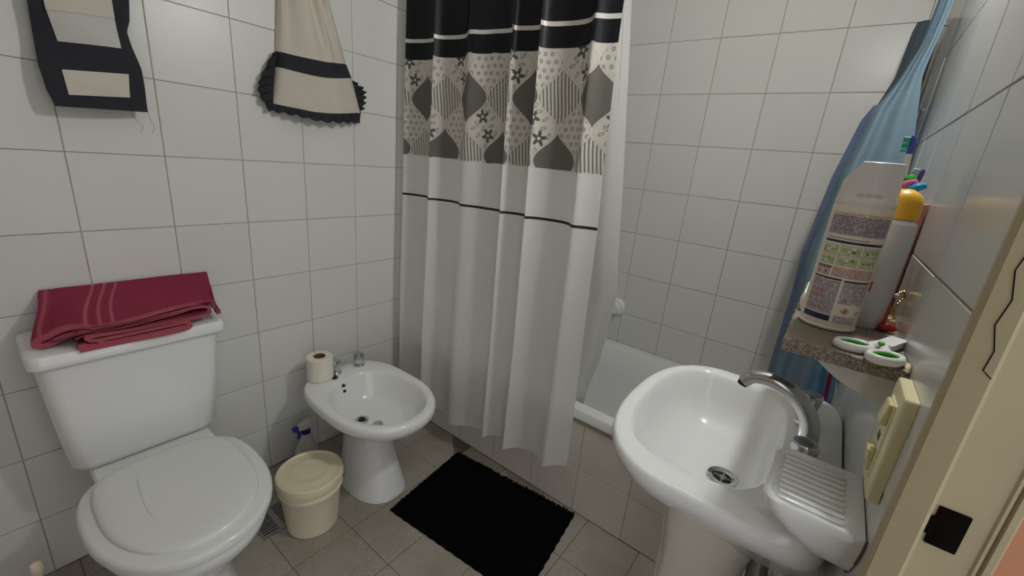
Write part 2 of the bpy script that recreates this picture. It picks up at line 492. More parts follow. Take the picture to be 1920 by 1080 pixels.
# ------------------------------------------------------------------ lamp over the washbasin (just above the picture)
ml, mnt, mp_ = new_mat('lit_bulb')
mp_.inputs['Base Color'].default_value = (1, 1, 1, 1)
mp_.inputs['Emission Color'].default_value = (1.0, 1.0, 0.985, 1)
mp_.inputs['Emission Strength'].default_value = LAMP_POWER
M['bulb'] = ml
la = thing('wall_lamp', (XR, 0.98, 1.90), 'lit compact bulb lamp on the right wall above the shelf', 'lamp')
def ycyl(cx, cz, prof, N=24):
    return loft([[(cx + r * math.cos(2 * PI * i / N), y, cz + r * math.sin(2 * PI * i / N)) for i in range(N)] for r, y in prof])
obj('bulb', ycyl(1.598, 1.90, [(0.008, 0.944), (0.020, 0.947), (0.029, 0.956), (0.0335, 0.970), (0.0335, 0.984), (0.029, 0.999), (0.022, 1.012), (0.018, 1.030)]), 'bulb', la)
obj('socket', ycyl(1.598, 1.90, [(0.0155, 1.031), (0.0165, 1.033), (0.0165, 1.075), (0.012, 1.082)]), 'white_pl', la)
obj('arm', tube(smooth_path([(XR - .001, 1.058, 1.90), (1.625, 1.058, 1.90), (1.612, 1.058, 1.90)], 4), 0.010, 14), 'white_pl', la)
obj('wall_plate', tube([(XR - .0008, 1.058, 1.90), (XR - .012, 1.058, 1.90)], 0.032, 28), 'white_pl', la)

# ------------------------------------------------------------------ bathtub
tub = thing('bathtub', (0.825, 1.60, 0.0), 'white built-in bathtub behind the shower curtain', 'bathtub')
TX0, TX1, TY0, TY1 = 0.004, XR - 0.004, YT - 0.006, YW - 0.004
rings = []
rings.append(rrect(TX0, TX1, TY0, TY1, 0.394, 0.012))
rings.append(rrect(TX0, TX1, TY0, TY1, 0.424, 0.012))
rings.append(rrect(TX0 + .003, TX1 - .003, TY0 + .003, TY1 - .003, 0.430, 0.012))
rings.append(rrect(TX0 + .06, TX1 - .06, TY0 + .048, TY1 - .055, 0.430, 0.10))
rings.append(rrect(TX0 + .068, TX1 - .068, TY0 + .056, TY1 - .063, 0.422, 0.10))
rings.append(rrect(TX0 + .09, TX1 - .09, TY0 + .075, TY1 - .085, 0.30, 0.11))
rings.append(rrect(TX0 + .13, TX1 - .13, TY0 + .10, TY1 - .11, 0.13, 0.13))
rings.append(rrect(TX0 + .19, TX1 - .19, TY0 + .15, TY1 - .16, 0.085, 0.12))
obj('tub_shell', loft(rings, cap0=False), 'ceramic', tub, smooth=40)
obj('tub_drain', lathe(0.36, 1.60, [(0.030, 0.0855), (0.030, 0.089), (0.022, 0.090), (0.018, 0.088)]), 'chrome', tub)

grab = thing('wall_grab_knob', (0.79, YW, 0.612), 'round white ceramic knob on the tiled wall above the tub', 'knob')
def ydisc(cx, cz, prof, N=32):
    return loft([[(cx + r * math.cos(2 * PI * i / N), y, cz + r * math.sin(2 * PI * i / N)) for i in range(N)] for r, y in prof])
obj('base_disc', ydisc(0.79, 0.612, [(0.042, YW), (0.042, YW - 0.010), (0.036, YW - 0.016), (0.030, YW - 0.018)]), 'ceramic', grab)
obj('grip', ydisc(0.79, 0.612, [(0.020, YW - 0.017), (0.017, YW - 0.025), (0.026, YW - 0.040), (0.030, YW - 0.048), (0.024, YW - 0.055)]), 'ceramic', grab)

# ------------------------------------------------------------------ toilet
toi = thing('toilet', (0.30, 0.235, 0.0), 'white close-coupled toilet with its lid down and a tapered tank', 'toilet')
TC = 0.237
def taperbox(secs, k=8):
    return loft([rrect(x0, x1, y0, y1, z, r, k) for (x0, x1, y0, y1, z, r) in secs])
tank = obj('tank', taperbox([(0.030, 0.160, TC - .148, TC + .142, 0.388, 0.028), (0.022, 0.172, TC - .158, TC + .150, 0.394, 0.034),
                             (0.014, 0.182, TC - .166, TC + .158, 0.412, 0.038), (0.010, 0.190, TC - .176, TC + .172, 0.55, 0.034),
                             (0.008, 0.196, TC - .186, TC + .186, 0.706, 0.034)]), 'ceramic', toi, smooth=40)
obj('tank_lid', taperbox([(0.004, 0.206, TC - .192, TC + .194, 0.7085, 0.022), (0.002, 0.211, TC - .196, TC + .198, 0.713, 0.026),
                          (0.002, 0.212, TC - .197, TC + .199, 0.732, 0.027), (0.005, 0.207, TC - .193, TC + .195, 0.742, 0.024),
                          (0.014, 0.196, TC - .184, TC + .186, 0.7455, 0.018)]), 'ceramic', toi, smooth=40)
BC = 0.230   # bowl centre y
bowl = obj('bowl', loft([sup(0.36, BC, 0.165, 0.105, 0.0, 2.6, a2=0.20), sup(0.36, BC, 0.160, 0.100, 0.02, 2.6, a2=0.195), sup(0.37, BC, 0.13, 0.085, 0.12, 2.4, a2=0.19),
                         sup(0.39, BC, 0.145, 0.092, 0.20, 2.3, a2=0.19), sup(0.41, BC, 0.20, 0.135, 0.29, 2.2, a2=0.19), sup(0.42, BC, 0.235, 0.165, 0.345, 2.15, a2=0.195),
                         sup(0.42, BC, 0.242, 0.172, 0.370, 2.15, a2=0.20), sup(0.42, BC, 0.238, 0.168, 0.384, 2.15, a2=0.20)]), 'ceramic', toi, smooth=50)
obj('tank_platform', taperbox([(0.05, 0.30, BC - .085, BC + .105, 0.25, 0.03), (0.035, 0.31, BC - .118, BC + .132, 0.345, 0.03), (0.030, 0.32, BC - .128, BC + .142, 0.379, 0.028),
                               (0.036, 0.315, BC - .122, BC + .136, 0.387, 0.024)]), 'ceramic', toi, smooth=40)
def egg(d, z, cx=0.42):
    return sup(cx, BC, 0.248 - d, 0.182 - d, z, 2.15, 96, a2=0.190 - d * .5, n2=2.9 + d * 22)
seat = obj('seat', loft([egg(0.006, 0.386), egg(0.0, 0.391), egg(0.0, 0.403), egg(0.004, 0.409), egg(0.010, 0.411)]), 'seat', toi, smooth=40)
lid = obj('lid', loft([egg(0.0300, 0.4105), egg(0.0300, 0.4150), egg(0.0335, 0.4200), egg(0.042, 0.4225), egg(0.07, 0.4240), egg(0.12, 0.4250)]), 'seat', toi, smooth=40)
cres = [tuple(p) for p in smooth_path([(0.283, 0.180, 0.4236), (0.35, 0.166, 0.4240), (0.417, 0.159, 0.4240), (0.474, 0.158, 0.4238), (0.536, 0.163, 0.4228)], 6)]
obj('lid_crease', tube(cres, [0.0006, 0.0034, 0.0036, 0.0034, 0.0006], 10), 'seat', lid)
for s in (-1, 1):
    obj('hinge', loft([sup(0.252, BC + s * .075, 0.016, 0.022, 0.387, 2.5, 24), sup(0.252, BC + s * .075, 0.016, 0.022, 0.412, 2.5, 24), sup(0.252, BC + s * .075, 0.012, 0.018, 0.4155, 2.5, 24)]), 'seat', toi)

# maroon towel folded on the tank
def strip_thick(path, th):
    P = [Vector(p) for p in path]; L, R = [], []
    for i, p in enumerate(P):
        t = (P[min(i + 1, len(P) - 1)] - P[max(i - 1, 0)]).normalized()
        n = Vector((-t.y, t.x))
        L.append(p + n * th / 2); R.append(p - n * th / 2)
    return L + R[::-1]
zt = 0.7455
def towel_path():   
    # (y, z): from the lowest layer to the top one, folded zig-zag
    pts = [(0.130, 0.0075), (0.20, 0.0072), (0.30, 0.0075), (0.340, 0.010), (0.350, 0.0175), (0.335, 0.0250), (0.26, 0.0235), (0.19, 0.0215), (0.158, 0.0220),
           (0.148, 0.0300), (0.160, 0.0370), (0.21, 0.0360), (0.30, 0.0360), (0.362, 0.0345), (0.392, 0.0390), (0.404, 0.0530), (0.394, 0.0680), (0.366, 0.0715), (0.32, 0.0610), (0.24, 0.0560), (0.185, 0.0525), (0.150, 0.0455), (0.118, 0.0250), (0.090, 0.0100), (0.076, 0.0085),
           (0.066, 0.0145), (0.074, 0.0210), (0.092, 0.0260), (0.118, 0.0430), (0.148, 0.0610), (0.185, 0.0690), (0.24, 0.0725), (0.31, 0.0780), (0.36, 0.0870), (0.396, 0.0860), (0.414, 0.0760), (0.421, 0.0560), (0.4225, 0.0300)]
    return smooth_path([(a, b, 0) for a, b in pts], 7)
tp = [Vector((p.x, p.y)) for p in towel_path()]
_a = np.concatenate([[0], np.cumsum([(tp[i] - tp[i - 1]).length for i in range(1, len(tp))])]); _q = np.linspace(0, _a[-1], int(_a[-1] / 0.0015))
tp = [Vector((np.interp(q, _a, [p.x for p in tp]), np.interp(q, _a, [p.y for p in tp]))) for q in _q]
NX = 40
T3 = []; TCOL = []
prof = strip_thick(tp, 0.0105)
arc = [0.0]
for i in range(1, len(tp)): arc.append(arc[-1] + (tp[i] - tp[i - 1]).length)
arcs = arc + arc[::-1]
base_c = np.array(srgb(150, 60, 82)[:3]); band_c = np.array(srgb(184, 104, 112)[:3]); hem_c = np.array(srgb(186, 104, 112)[:3])
for ix in range(NX):
    t = ix / (NX - 1)
    ring = []
    for q, (p, a) in enumerate(zip(prof, arcs)):
        layer = p.y / 0.08
        lw = max(0.0, min(1.0, (p.x - 0.075) / 0.10)); lw = lw * lw * (3 - 2 * lw)
        xf = 0.162 + 0.052 * lw - 0.016 * min(layer, 1.0) * lw + 0.005 * math.sin(p.x * 21 + layer * 4)
        xf -= 0.030 * max(0.0, min(1.0, (p.x - 0.405) / 0.012))
        low = p.y < 0.045 and p.x > 0.13
        if low: xf = 0.219 - 0.22 * p.y + 0.003 * math.sin(p.x * 26)
        xb = 0.012 + 0.004 * math.sin(p.x * 17 + 2 + layer * 3)
        x = xb + (xf - xb) * t
        ptop = np.interp(p.x, [.066, .092, .118, .148, .185, .24, .31, .36, .396, .42], [.022, .032, .049, .067, .075, .078, .083, .092, .091, .066])
        zf_ = p.y * (0.66 if p.x > 0.16 else 0.66 + 0.5 * min(1, (0.16 - p.x) / 0.06))
        zb_ = (0.100 - 0.03 * max(0, p.x - 0.2)) * min(1.0, p.y / ptop)
        zz = zf_ + (zb_ - zf_) * (1 - t) ** 1.2 + 0.0022 * math.sin(p.x * 34 + t * 4) * layer * t
        zz = max(zz, 0.0005)
        if low and p.y < 0.016: zz -= 0.008 * max(0.0, (t - 0.968) / 0.032)
        ring.append((x, p.x + 0.034 * (1 - t) + 0.006 * math.sin(t * 5 + layer * 2) * (0.4 + layer * .4), zt + zz))
        c = base_c * (0.94 + 0.12 * rng.random())
        for bx in (0.155, 0.178, 0.201):
            if p.y > 0.055: c = c + (band_c - c) * max(0.0, 1 - (abs(p.x + 0.012 * (t - .5) - bx) / 0.0042) ** 2)
        for bx in (0.120, 0.142):
            if p.y < 0.02: c = c + (band_c - c) * max(0.0, 1 - (abs(p.x - bx) / 0.0042) ** 2)
        if t > 0.965 or (0.072 < p.x < 0.080 and p.y > 0.018): c = 0.45 * base_c + 0.55 * hem_c
        TCOL.append(c)
    T3.append(ring)
tw = obj('folded_towel', loft(T3), 'towel_red', None, (0.11, 0.237, zt), smooth=60, col=np.array(TCOL))
tag(tw, 'maroon terry towel folded on top of the toilet tank', 'towel')

# toilet brush whose knob shows in the lower left corner
tb = thing('toilet_brush', (0.30, -0.024, 0.0), 'cream toilet brush handle with round knob beside the toilet', 'brush')
obj('holder', lathe(0.30, -0.024, [(0.045, 0.0), (0.046, 0.01), (0.040, 0.09), (0.042, 0.10), (0.034, 0.10), (0.030, 0.02)], cap1=True), 'bucket', tb)
obj('handle', lathe(0.30, -0.024, [(0.007, 0.02), (0.007, 0.18), (0.0065, 0.262)], 16), 'bucket', tb)
obj('knob', lathe(0.30, -0.024, [(0.006, 0.258), (0.010, 0.264), (0.0118, 0.272), (0.0118, 0.282), (0.009, 0.289), (0.004, 0.291)], 20), 'bucket', tb)

# ------------------------------------------------------------------ bidet
bid = thing('bidet', (0.34, 0.848, 0.0), 'white ceramic pedestal bidet beside the shower curtain', 'bidet')
BY = 0.836
def bring(d, z, dz=0):
    return sup(0.36, BY, 0.246 - d, 0.190 - d, z, 2.15, 96, a2=0.272 - d, n2=3.3)
def binner(sx, z, cx=0.385, a=0.188, a2=0.200, b=0.153):
    return sup(cx, BY, a * sx, b * sx, z, 2.2, 96, a2=a2 * sx, n2=2.4)
rings = [sup(0.335, BY, 0.150, 0.102, 0.0, 2.4, 96, a2=0.145), sup(0.335, BY, 0.148, 0.100, 0.012, 2.4, 96, a2=0.143),
         sup(0.325, BY, 0.125, 0.085, 0.10, 2.3, 96, a2=0.13), sup(0.32, BY, 0.105, 0.074, 0.19, 2.2, 96, a2=0.125),
         sup(0.32, BY, 0.105, 0.074, 0.245, 2.2, 96, a2=0.13), sup(0.335, BY, 0.145, 0.105, 0.285, 2.15, 96, a2=0.17, n2=2.5),
         sup(0.35, BY, 0.205, 0.148, 0.325, 2.15, 96, a2=0.225, n2=2.9), bring(0.022, 0.342), bring(0.010, 0.350), bring(0.003, 0.362), bring(0.0, 0.376), bring(0.002, 0.388),
         bring(0.006, 0.3945), bring(0.011, 0.3965),
         binner(1.0, 0.3965), binner(0.975, 0.393), binner(0.95, 0.380), binner(0.90, 0.345), binner(0.82, 0.308), binner(0.72, 0.291), binner(0.58, 0.2845), binner(0.3, 0.2815)]
bb = obj('bowl', loft(rings), 'ceramic', bid, smooth=45)
def zcyl(cx, cy, prof, N=28): return lathe(cx, cy, prof, N)
obj('drain', zcyl(0.330, 0.800, [(0.023, 0.280), (0.024, 0.2875), (0.018, 0.289), (0.014, 0.2865)]), 'chrome', bid)
obj('drain_cap', zcyl(0.330, 0.800, [(0.0125, 0.282), (0.0125, 0.2885), (0.010, 0.2895)]), 'dark', bid)
obj('spray_rose', zcyl(0.398, 0.822, [(0.019, 0.280), (0.019, 0.288), (0.015, 0.295), (0.006, 0.297)]), 'chrome', bid)
for hx, hz in ((0.2035, 0.372), (0.2080, 0.350)):
    obj('overflow_hole', ([(hx + 0.0015 + 0.003 * math.sin(a) * .4, BY - 0.030 + 0.0065 * math.cos(a), hz + 0.0055 * math.sin(a)) for a in [2 * PI * i / 16 for i in range(16)]] +
                          [(hx - 0.006, BY - 0.030 + 0.0065 * math.cos(a), hz + 0.0055 * math.sin(a)) for a in [2 * PI * i / 16 for i in range(16)]],
                          [tuple(range(16))] + [(i, (i + 1) % 16, 16 + (i + 1) % 16, 16 + i) for i in range(16)]), 'dark', bid)
obj('hole_plug', zcyl(0.165, 0.790, [(0.013, 0.3955), (0.013, 0.3995), (0.010, 0.401)], 20), 'black_rubber', bid)
for ty in (0.812, 0.916):
    k = obj('tap', zcyl(0.135, ty, [(0.023, 0.3955), (0.023, 0.401), (0.0175, 0.404)], 32), 'chrome', bid)
    kr = []
    for r, z in ((0.0165, 0.404), (0.0185, 0.408), (0.0180, 0.446), (0.0155, 0.454), (0.010, 0.455)):
        kr.append([(0.135 + (r + (0.0011 if q % 4 < 2 and z < 0.45 else 0)) * math.cos(2 * PI * q / 48), ty + (r + (0.0011 if q % 4 < 2 and z < 0.45 else 0)) * math.sin(2 * PI * q / 48), z) for q in range(48)])
    obj('tap_knob', loft(kr), 'chrome', k, smooth=30)
obj('fixing_bolt', loft([[(0.285 + 0.006 * math.cos(a), 0.752 - d, 0.045 + 0.006 * math.sin(a)) for a in [2 * PI * i / 12 for i in range(12)]] for d in (0.0, 0.012)]), 'black_rubber', bid)

# paper roll on the bidet
tp_ = thing('toilet_paper_roll', (0.128, 0.754, 0.3965), 'white toilet paper roll standing on the bidet back corner', 'toilet paper')
RX, RY = 0.128, 0.754
obj('paper', lathe(RX, RY, [(0.021, 0.3975), (0.0445, 0.3975), (0.0475, 0.400), (0.0475, 0.486), (0.0445, 0.4895), (0.0215, 0.4885)], 56, cap0=False, cap1=False), 'paper', tp_, smooth=40)
obj('core', lathe(RX, RY, [(0.0212, 0.3972), (0.0212, 0.4895), (0.0195, 0.4895), (0.0195, 0.40)], 32, cap0=False), 'card', tp_)
# ------------------------------------------------------------------ bucket, bottles, grate, mat
bk = thing('plastic_bucket', (0.362, 0.580, 0.0), 'small cream plastic bucket with a yellowed lid beside the toilet', 'bucket')
obj('pail', lathe(0.362, 0.580, [(0.076, 0.0), (0.081, 0.004), (0.0835, 0.03), (0.0940, 0.150), (0.0960, 0.154), (0.1010, 0.157), (0.1010, 0.164), (0.0965, 0.166), (0.0965, 0.190)], 64), 'bucket', bk)
lidp = [(0.0975, 0.184), (0.1045, 0.185), (0.1050, 0.205), (0.1030, 0.2105), (0.1000, 0.2125), (0.0950, 0.2122), (0.0915, 0.2085), (0.060, 0.2085), (0.058, 0.2092), (0.054, 0.2092), (0.052, 0.2085), (0.020, 0.2087), (0.014, 0.2096), (0.010, 0.2096)]
bl = obj('bucket_lid', lathe(0.362, 0.580, lidp, 64, cap0=False), 'lidc', bk)
obj('lid_speck', zcyl(0.368, 0.572, [(0.0018, 0.2090), (0.0014, 0.2100)], 8), 'dark', bl)

sp = thing('spray_bottle', (0.105, 0.697, 0.0), 'hazy trigger spray bottle with blue trigger behind the bucket', 'bottle')
SX, SY = 0.105, 0.697
obj('bottle_body', loft([sup(SX, SY, 0.032, 0.040, 0.0, 2.6, 40), sup(SX, SY, 0.034, 0.042, 0.01, 2.6, 40), sup(SX, SY, 0.034, 0.042, 0.09, 2.6, 40), sup(SX, SY, 0.026, 0.030, 0.118, 2.3, 40),
                         sup(SX, SY, 0.018, 0.019, 0.142, 2, 40), sup(SX, SY, 0.014, 0.014, 0.168, 2, 40)]), 'hazy', sp)
obj('collar', lathe(SX, SY, [(0.0165, 0.166), (0.0168, 0.170), (0.0160, 0.186), (0.012, 0.188)], 28), 'navy_pl', sp)
obj('spray_head', loft([[(SX + dx * .9, SY + dy, z) for dx, dy, z in sec] for sec in (
    [(-.012, -.030, .192), (.012, -.030, .192), (.011, -.030, .206), (-.011, -.030, .206)],
    [(-.013, -.010, .188), (.013, -.010, .188), (.012, -.010, .216), (-.012, -.010, .216)],
    [(-.014, .012, .188), (.014, .012, .188), (.013, .012, .220), (-.013, .012, .220)],
    [(-.011, .030, .194), (.011, .030, .194), (.010, .030, .214), (-.010, .030, .214)])]), 'hazy', sp, smooth=60)
obj('nozzle', loft([[(SX + r * math.cos(a), y, 0.200 + r * math.sin(a)) for a in [2 * PI * i / 20 for i in range(20)]] for r, y in ((0.010, SY - .030), (0.0115, SY - .034), (0.0115, SY - .046), (0.007, SY - .050))]), 'blue_pl', sp)
obj('trigger', tube(smooth_path([(SX, SY - .020, .194), (SX, SY - .027, .180), (SX, SY - .026, .166), (SX, SY - .032, .152)], 4), [0.0065, 0.007, 0.006, 0.0045], 12), 'blue_pl', sp)

cb = thing('cleaner_bottle', (0.165, 0.640, 0.0), 'squat clear bottle with a blue label tucked behind the bucket', 'bottle')
CX, CY = 0.165, 0.640
obj('bottle_body', loft([sup(CX, CY, 0.030, 0.034, 0.0, 2.5, 40), sup(CX, CY, 0.032, 0.036, 0.008, 2.5, 40), sup(CX, CY, 0.032, 0.036, 0.090, 2.5, 40), sup(CX, CY, 0.026, 0.030, 0.112, 2.3, 40),
                         sup(CX, CY, 0.013, 0.013, 0.126, 2, 40), sup(CX, CY, 0.012, 0.012, 0.132, 2, 40)]), 'hazy', cb)
obj('label_band', loft([sup(CX, CY, 0.0328, 0.0368, 0.030, 2.5, 40), sup(CX, CY, 0.0328, 0.0368, 0.082, 2.5, 40)], False, False), 'blue_label', cb)

gr = thing('drain_grate', (0.262, 0.497, 0.0), 'square metal floor drain grate between toilet and bucket', 'drain grate')
obj('grate_frame', join(box(0.200, 0.326, 0.434, 0.440, 0.0005, 0.0035), box(0.200, 0.326, 0.554, 0.560, 0.0005, 0.0035), box(0.200, 0.206, 0.440, 0.554, 0.0005, 0.0035), box(0.320, 0.326, 0.440, 0.554, 0.0005, 0.0035)), 'steel', gr, smooth=0)
obj('grate_bed', box(0.206, 0.320, 0.440, 0.554, 0.0004, 0.0010), 'dark', gr, smooth=0)
_bar = None
for i in range(10):
    x = 0.2100 + i * 0.0114
    if _bar is None:
        _bar = obj('bar', box(x, x + 0.0062, 0.440, 0.554, 0.0008, 0.0030), 'steel', gr, smooth=0); b0 = x
    else:
        c = _bar.copy(); COL.objects.link(c); c.parent = gr; c.location = (x - b0, 0, 0)
obj('cross_rib', box(0.206, 0.320, 0.489, 0.505, 0.0008, 0.0032), 'steel', gr, smooth=0)

bm_ = thing('bath_mat', (0.78, 1.01, 0.0), 'black fringed cotton bath mat on the floor by the tub', 'mat')
c0, c1, c2 = Vector((0.527, 0.784, 0)), Vector((0.481, 1.173, 0)), Vector((1.040, 1.232, 0))
c3 = Vector((1.088, 0.838, 0))
nu, nv = 60, 44
P = np.zeros((nv, nu, 3))
for j in range(nv):
    for i in range(nu):
        u, v = i / (nu - 1), j / (nv - 1)
        p = (c0 * (1 - u) + c3 * u) * (1 - v) + (c1 * (1 - u) + c2 * u) * v
        e = min(u, 1 - u, v, 1 - v)
        P[j, i] = (p.x + 0.0015 * math.sin(v * 60), p.y + 0.0012 * math.sin(u * 90), 0.0085 * min(1, e * 30) + 0.003 + 0.0012 * math.sin(i * 1.9) * min(1, e * 20) + 0.0006 * rng.standard_normal())
V1, F1 = np_slab(P, (0, 0, 0)); V1 = V1.copy(); V1[nu * nv:, 2] = 0.0012
obj('pile', (V1, F1), 'mat_black', bm_, smooth=60)
fr = []
for side, (a, b, n_) in enumerate(((c1, c2, 120), (c0, c1, 70))):
    d = (b - a); nrm = Vector((-d.y, d.x, 0)).normalized()
    for i in range(n_):
        t = (i + random.random() * .6) / n_
        p = a + d * t; ln = random.uniform(0.004, 0.013) if side == 0 else random.uniform(0.002, 0.007)
        q = p + nrm * ln + d.normalized() * random.uniform(-.004, .004)
        m1 = (p + q) / 2
        fr.append(tube([(p.x - nrm.x * .004, p.y - nrm.y * .004, 0.007), (m1.x, m1.y, 0.008), (q.x, q.y, random.uniform(0.003, 0.009))], [0.0030, 0.0028, 0.0016], 5))
fo = obj('fringe', join(*fr), 'mat_black', bm_)
fo['kind'] = 'stuff'

# ------------------------------------------------------------------ washbasin
sk = thing('washbasin', (1.50, 0.78, 0.0), 'white ceramic pedestal washbasin fixed to the right wall', 'sink')
def srg(x0, x1, y0, y1, z, nf=2.4, N=120, nb=7.0, sk_=0.0):
    """basin outline: rounded front (low x), squarer back"""
    cx = x0 + (x1 - x0) * 0.42; cy = (y0 + y1) / 2; b = (y1 - y0) / 2
    out = []
    for i in range(N):
        t = 2 * PI * i / N
        c, s = math.cos(t), math.sin(t)
        nn = nb if c >= 0 else nf
        a = (x1 - cx) if c >= 0 else (cx - x0)
        out.append((cx + a * math.copysign(abs(c) ** (2 / nn), c), cy + b * math.copysign(abs(s) ** (2 / nn), s), z))
    return out
def warp(ring, f):
    return [f(*p) for p in ring]
ZR = 0.850
def rimz(x, y, z):
    k = max(0.0, min(1.0, (x - 1.560) / 0.035)); k = k * k * (3 - 2 * k)
    return (x, y, z + 0.010 * k)
SX0, SX1, SY0, SY1 = 1.305, XR - 0.001, 0.553, 1.028
rings = [srg(1.430, 1.640, 0.690, 0.890, 0.690), srg(1.415, 1.645, 0.670, 0.910, 0.715), srg(1.390, 1.647, 0.640, 0.940, 0.742), srg(1.360, 1.648, 0.610, 0.972, 0.768), srg(1.333, SX1, 0.583, 0.998, 0.792),
         srg(1.318, SX1, 0.567, 1.014, 0.808), srg(1.309, SX1, 0.558, 1.023, 0.824), srg(SX0, SX1, SY0, SY1, 0.837), warp(srg(SX0 + .001, SX1, SY0 + .001, SY1 - .001, 0.843), rimz),
         warp(srg(SX0 + .003, SX1 - .002, SY0 + .003, SY1 - .003, ZR - .0015), rimz), warp(srg(SX0 + .007, SX1 - .004, SY0 + .007, SY1 - .007, ZR), rimz)]
IX0, IX1, IY0, IY1 = 1.334, 1.566, 0.610, 0.992
def inn(k, z, kx=0.0, nb=4.0):
    cx, cy = 1.482 - kx, 0.795
    r = []
    for (x, y, _) in srg(IX0, IX1, IY0, IY1, z, 2.5, 120, nb):
        r.append((cx + (x - cx) * k, cy + (y - cy) * k, z))
    return r
def innw(k, z, nb=4.0): return warp(inn(k, z, nb=nb), rimz)
rings += [innw(1.035, ZR + .000), innw(1.008, ZR - .002), innw(0.985, ZR - .008), inn(0.955, 0.832), inn(0.90, 0.800), inn(0.80, 0.768), inn(0.62, 0.748), inn(0.40, 0.7405), inn(0.16, 0.7380)]
obj('basin', loft(rings), 'ceramic', sk, smooth=85)
obj('pedestal', loft([sup(1.51, 0.78, 0.100, 0.100, 0.0, 2.5, 48, a2=0.100), sup(1.51, 0.78, 0.098, 0.098, 0.02, 2.5, 48, a2=0.098), sup(1.505, 0.775, 0.078, 0.078, 0.15, 2.4, 48, a2=0.080),
                      sup(1.50, 0.77, 0.068, 0.070, 0.40, 2.4, 48, a2=0.072), sup(1.50, 0.77, 0.070, 0.078, 0.60, 2.4, 48, a2=0.075), sup(1.50, 0.77, 0.085, 0.10, 0.70, 2.4, 48, a2=0.085),
                      sup(1.50, 0.77, 0.085, 0.10, 0.72, 2.4, 48, a2=0.085)]), 'ceramic2', sk, smooth=45)
dr = obj('drain', zcyl(1.497, 0.790, [(0.0275, 0.7370), (0.0275, 0.7425), (0.0255, 0.7440), (0.0185, 0.7425), (0.0165, 0.7385)], 40), 'steel', sk)
dr.data.materials[0] = M['chrome']
obj('drain_well', zcyl(1.497, 0.790, [(0.0160, 0.7375), (0.0160, 0.7402)], 32), 'dark', dr)
obj('drain_cross', join(box(1.4815, 1.5125, 0.7886, 0.7914, 0.7395, 0.7418), box(1.4956, 1.4984, 0.7745, 0.8055, 0.7395, 0.7412), zcyl(1.497, 0.790, [(0.006, 0.7395), (0.006, 0.7415), (0.003, 0.742)], 16)), 'steel', dr)

fa = thing('basin_faucet', (1.595, 0.79, 0.859), 'chrome arched faucet with two handles on the washbasin ledge', 'faucet')
ZL = 0.8595
spath = smooth_path([(1.596, 0.79, ZL - .001), (1.596, 0.79, 0.885), (1.590, 0.789, 0.912), (1.572, 0.788, 0.937), (1.548, 0.786, 0.953), (1.522, 0.784, 0.9585), (1.500, 0.782, 0.954), (1.489, 0.781, 0.941)], 6)
obj('spout', tube(spath, [0.0150, 0.0148, 0.0142, 0.0135, 0.0125, 0.0115, 0.0108, 0.0105], 24), 'chrome', fa, smooth=50)
obj('spout_base', zcyl(1.596, 0.79, [(0.020, ZL - .001), (0.020, ZL + .004), (0.016, ZL + .009)], 32), 'chrome', fa)
obj('spout_tip', tube([(1.4892, 0.7811, 0.9415), (1.4878, 0.781, 0.936)], 0.0085, 20), 'dark', fa)
for hy in (0.700, 0.885):
    h = obj('handle', zcyl(1.590, hy, [(0.017, ZL - .001), (0.017, ZL + .004), (0.010, ZL + .009), (0.009, ZL + .018)], 28), 'chrome', fa)
    hr = []
    for r, z in ((0.010, 0.876), (0.0125, 0.880), (0.0165, 0.909), (0.0170, 0.914), (0.0150, 0.917), (0.011, 0.9172)):
        ring = []
        for q in range(64):
            a = 2 * PI * q / 64
            flute = 1 - (0.22 if z < 0.91 else 0.04) * max(0, math.cos(4 * a)) ** 2
            ring.append((1.590 + r * flute * math.cos(a), hy + r * flute * math.sin(a), z))
        hr.append(ring)
    obj('handle_grip', loft(hr), 'chrome', h, smooth=35)
    obj('handle_cap', zcyl(1.590, hy, [(0.0105, 0.9165), (0.0105, 0.9180), (0.008, 0.9186)], 28), 'steel', h)

obj('drain_hose', tube(smooth_path([(1.585, 0.76, 0.66), (1.590, 0.73, 0.60), (1.600, 0.715, 0.575), (1.62, 0.70, 0.60), (1.648, 0.70, 0.60)], 6), 0.016, 16), 'pipe', sk)
obj('hose_nut', tube([(1.592, 0.725, 0.580), (1.606, 0.712, 0.581)], 0.022, 12), 'yellow_tape', sk)

# soap dish on the wall over the near end of the washbasin
sd = thing('soap_dish', (XR, 0.570, 0.93), 'white ribbed ceramic soap dish on the wall above the washbasin end', 'soap dish')
def sdr(x0, y0, y1, z, r=0.022, x1=XR - 0.0008): return [(min(x, x1), y, z_) for x, y, z_ in rrect(x0, x1 + r, y0, y1, z, r, 6)]
rr = []
for (x0, y0, y1, z, r) in ((1.625, 0.540, 0.605, 0.868, 0.008), (1.604, 0.526, 0.617, 0.879, 0.014), (1.582, 0.516, 0.627, 0.896, 0.020), (1.562, 0.509, 0.633, 0.914, 0.024), (1.556, 0.506, 0.636, 0.925, 0.025), (1.556, 0.506, 0.636, 0.931, 0.025),
                         (1.559, 0.509, 0.633, 0.9345, 0.024), (1.562, 0.511, 0.631, 0.9345, 0.022)):
    rr.append(sdr(x0, y0, y1, z, r))
rr.append(rrect(1.564, 1.638, 0.513, 0.629, 0.9325, 0.018, 6))
rr.append(rrect(1.567, 1.635, 0.516, 0.626, 0.9300, 0.016, 6))
obj('dish', loft(rr), 'ceramic', sd, smooth=45)
_rib = None
for i in range(9):
    y = 0.5215 + i * 0.0114
    vf = rbox(1.5690, 1.6330, y, y + 0.0070, 0.9293, 0.9322, 0.0033, 0.0018, 3)
    if _rib is None:
        _rib = obj('rib', vf, 'ceramic', sd); y0r = y
    else:
        c = _rib.copy(); COL.objects.link(c); c.parent = sd; c.location = (0, y - y0r, 0)
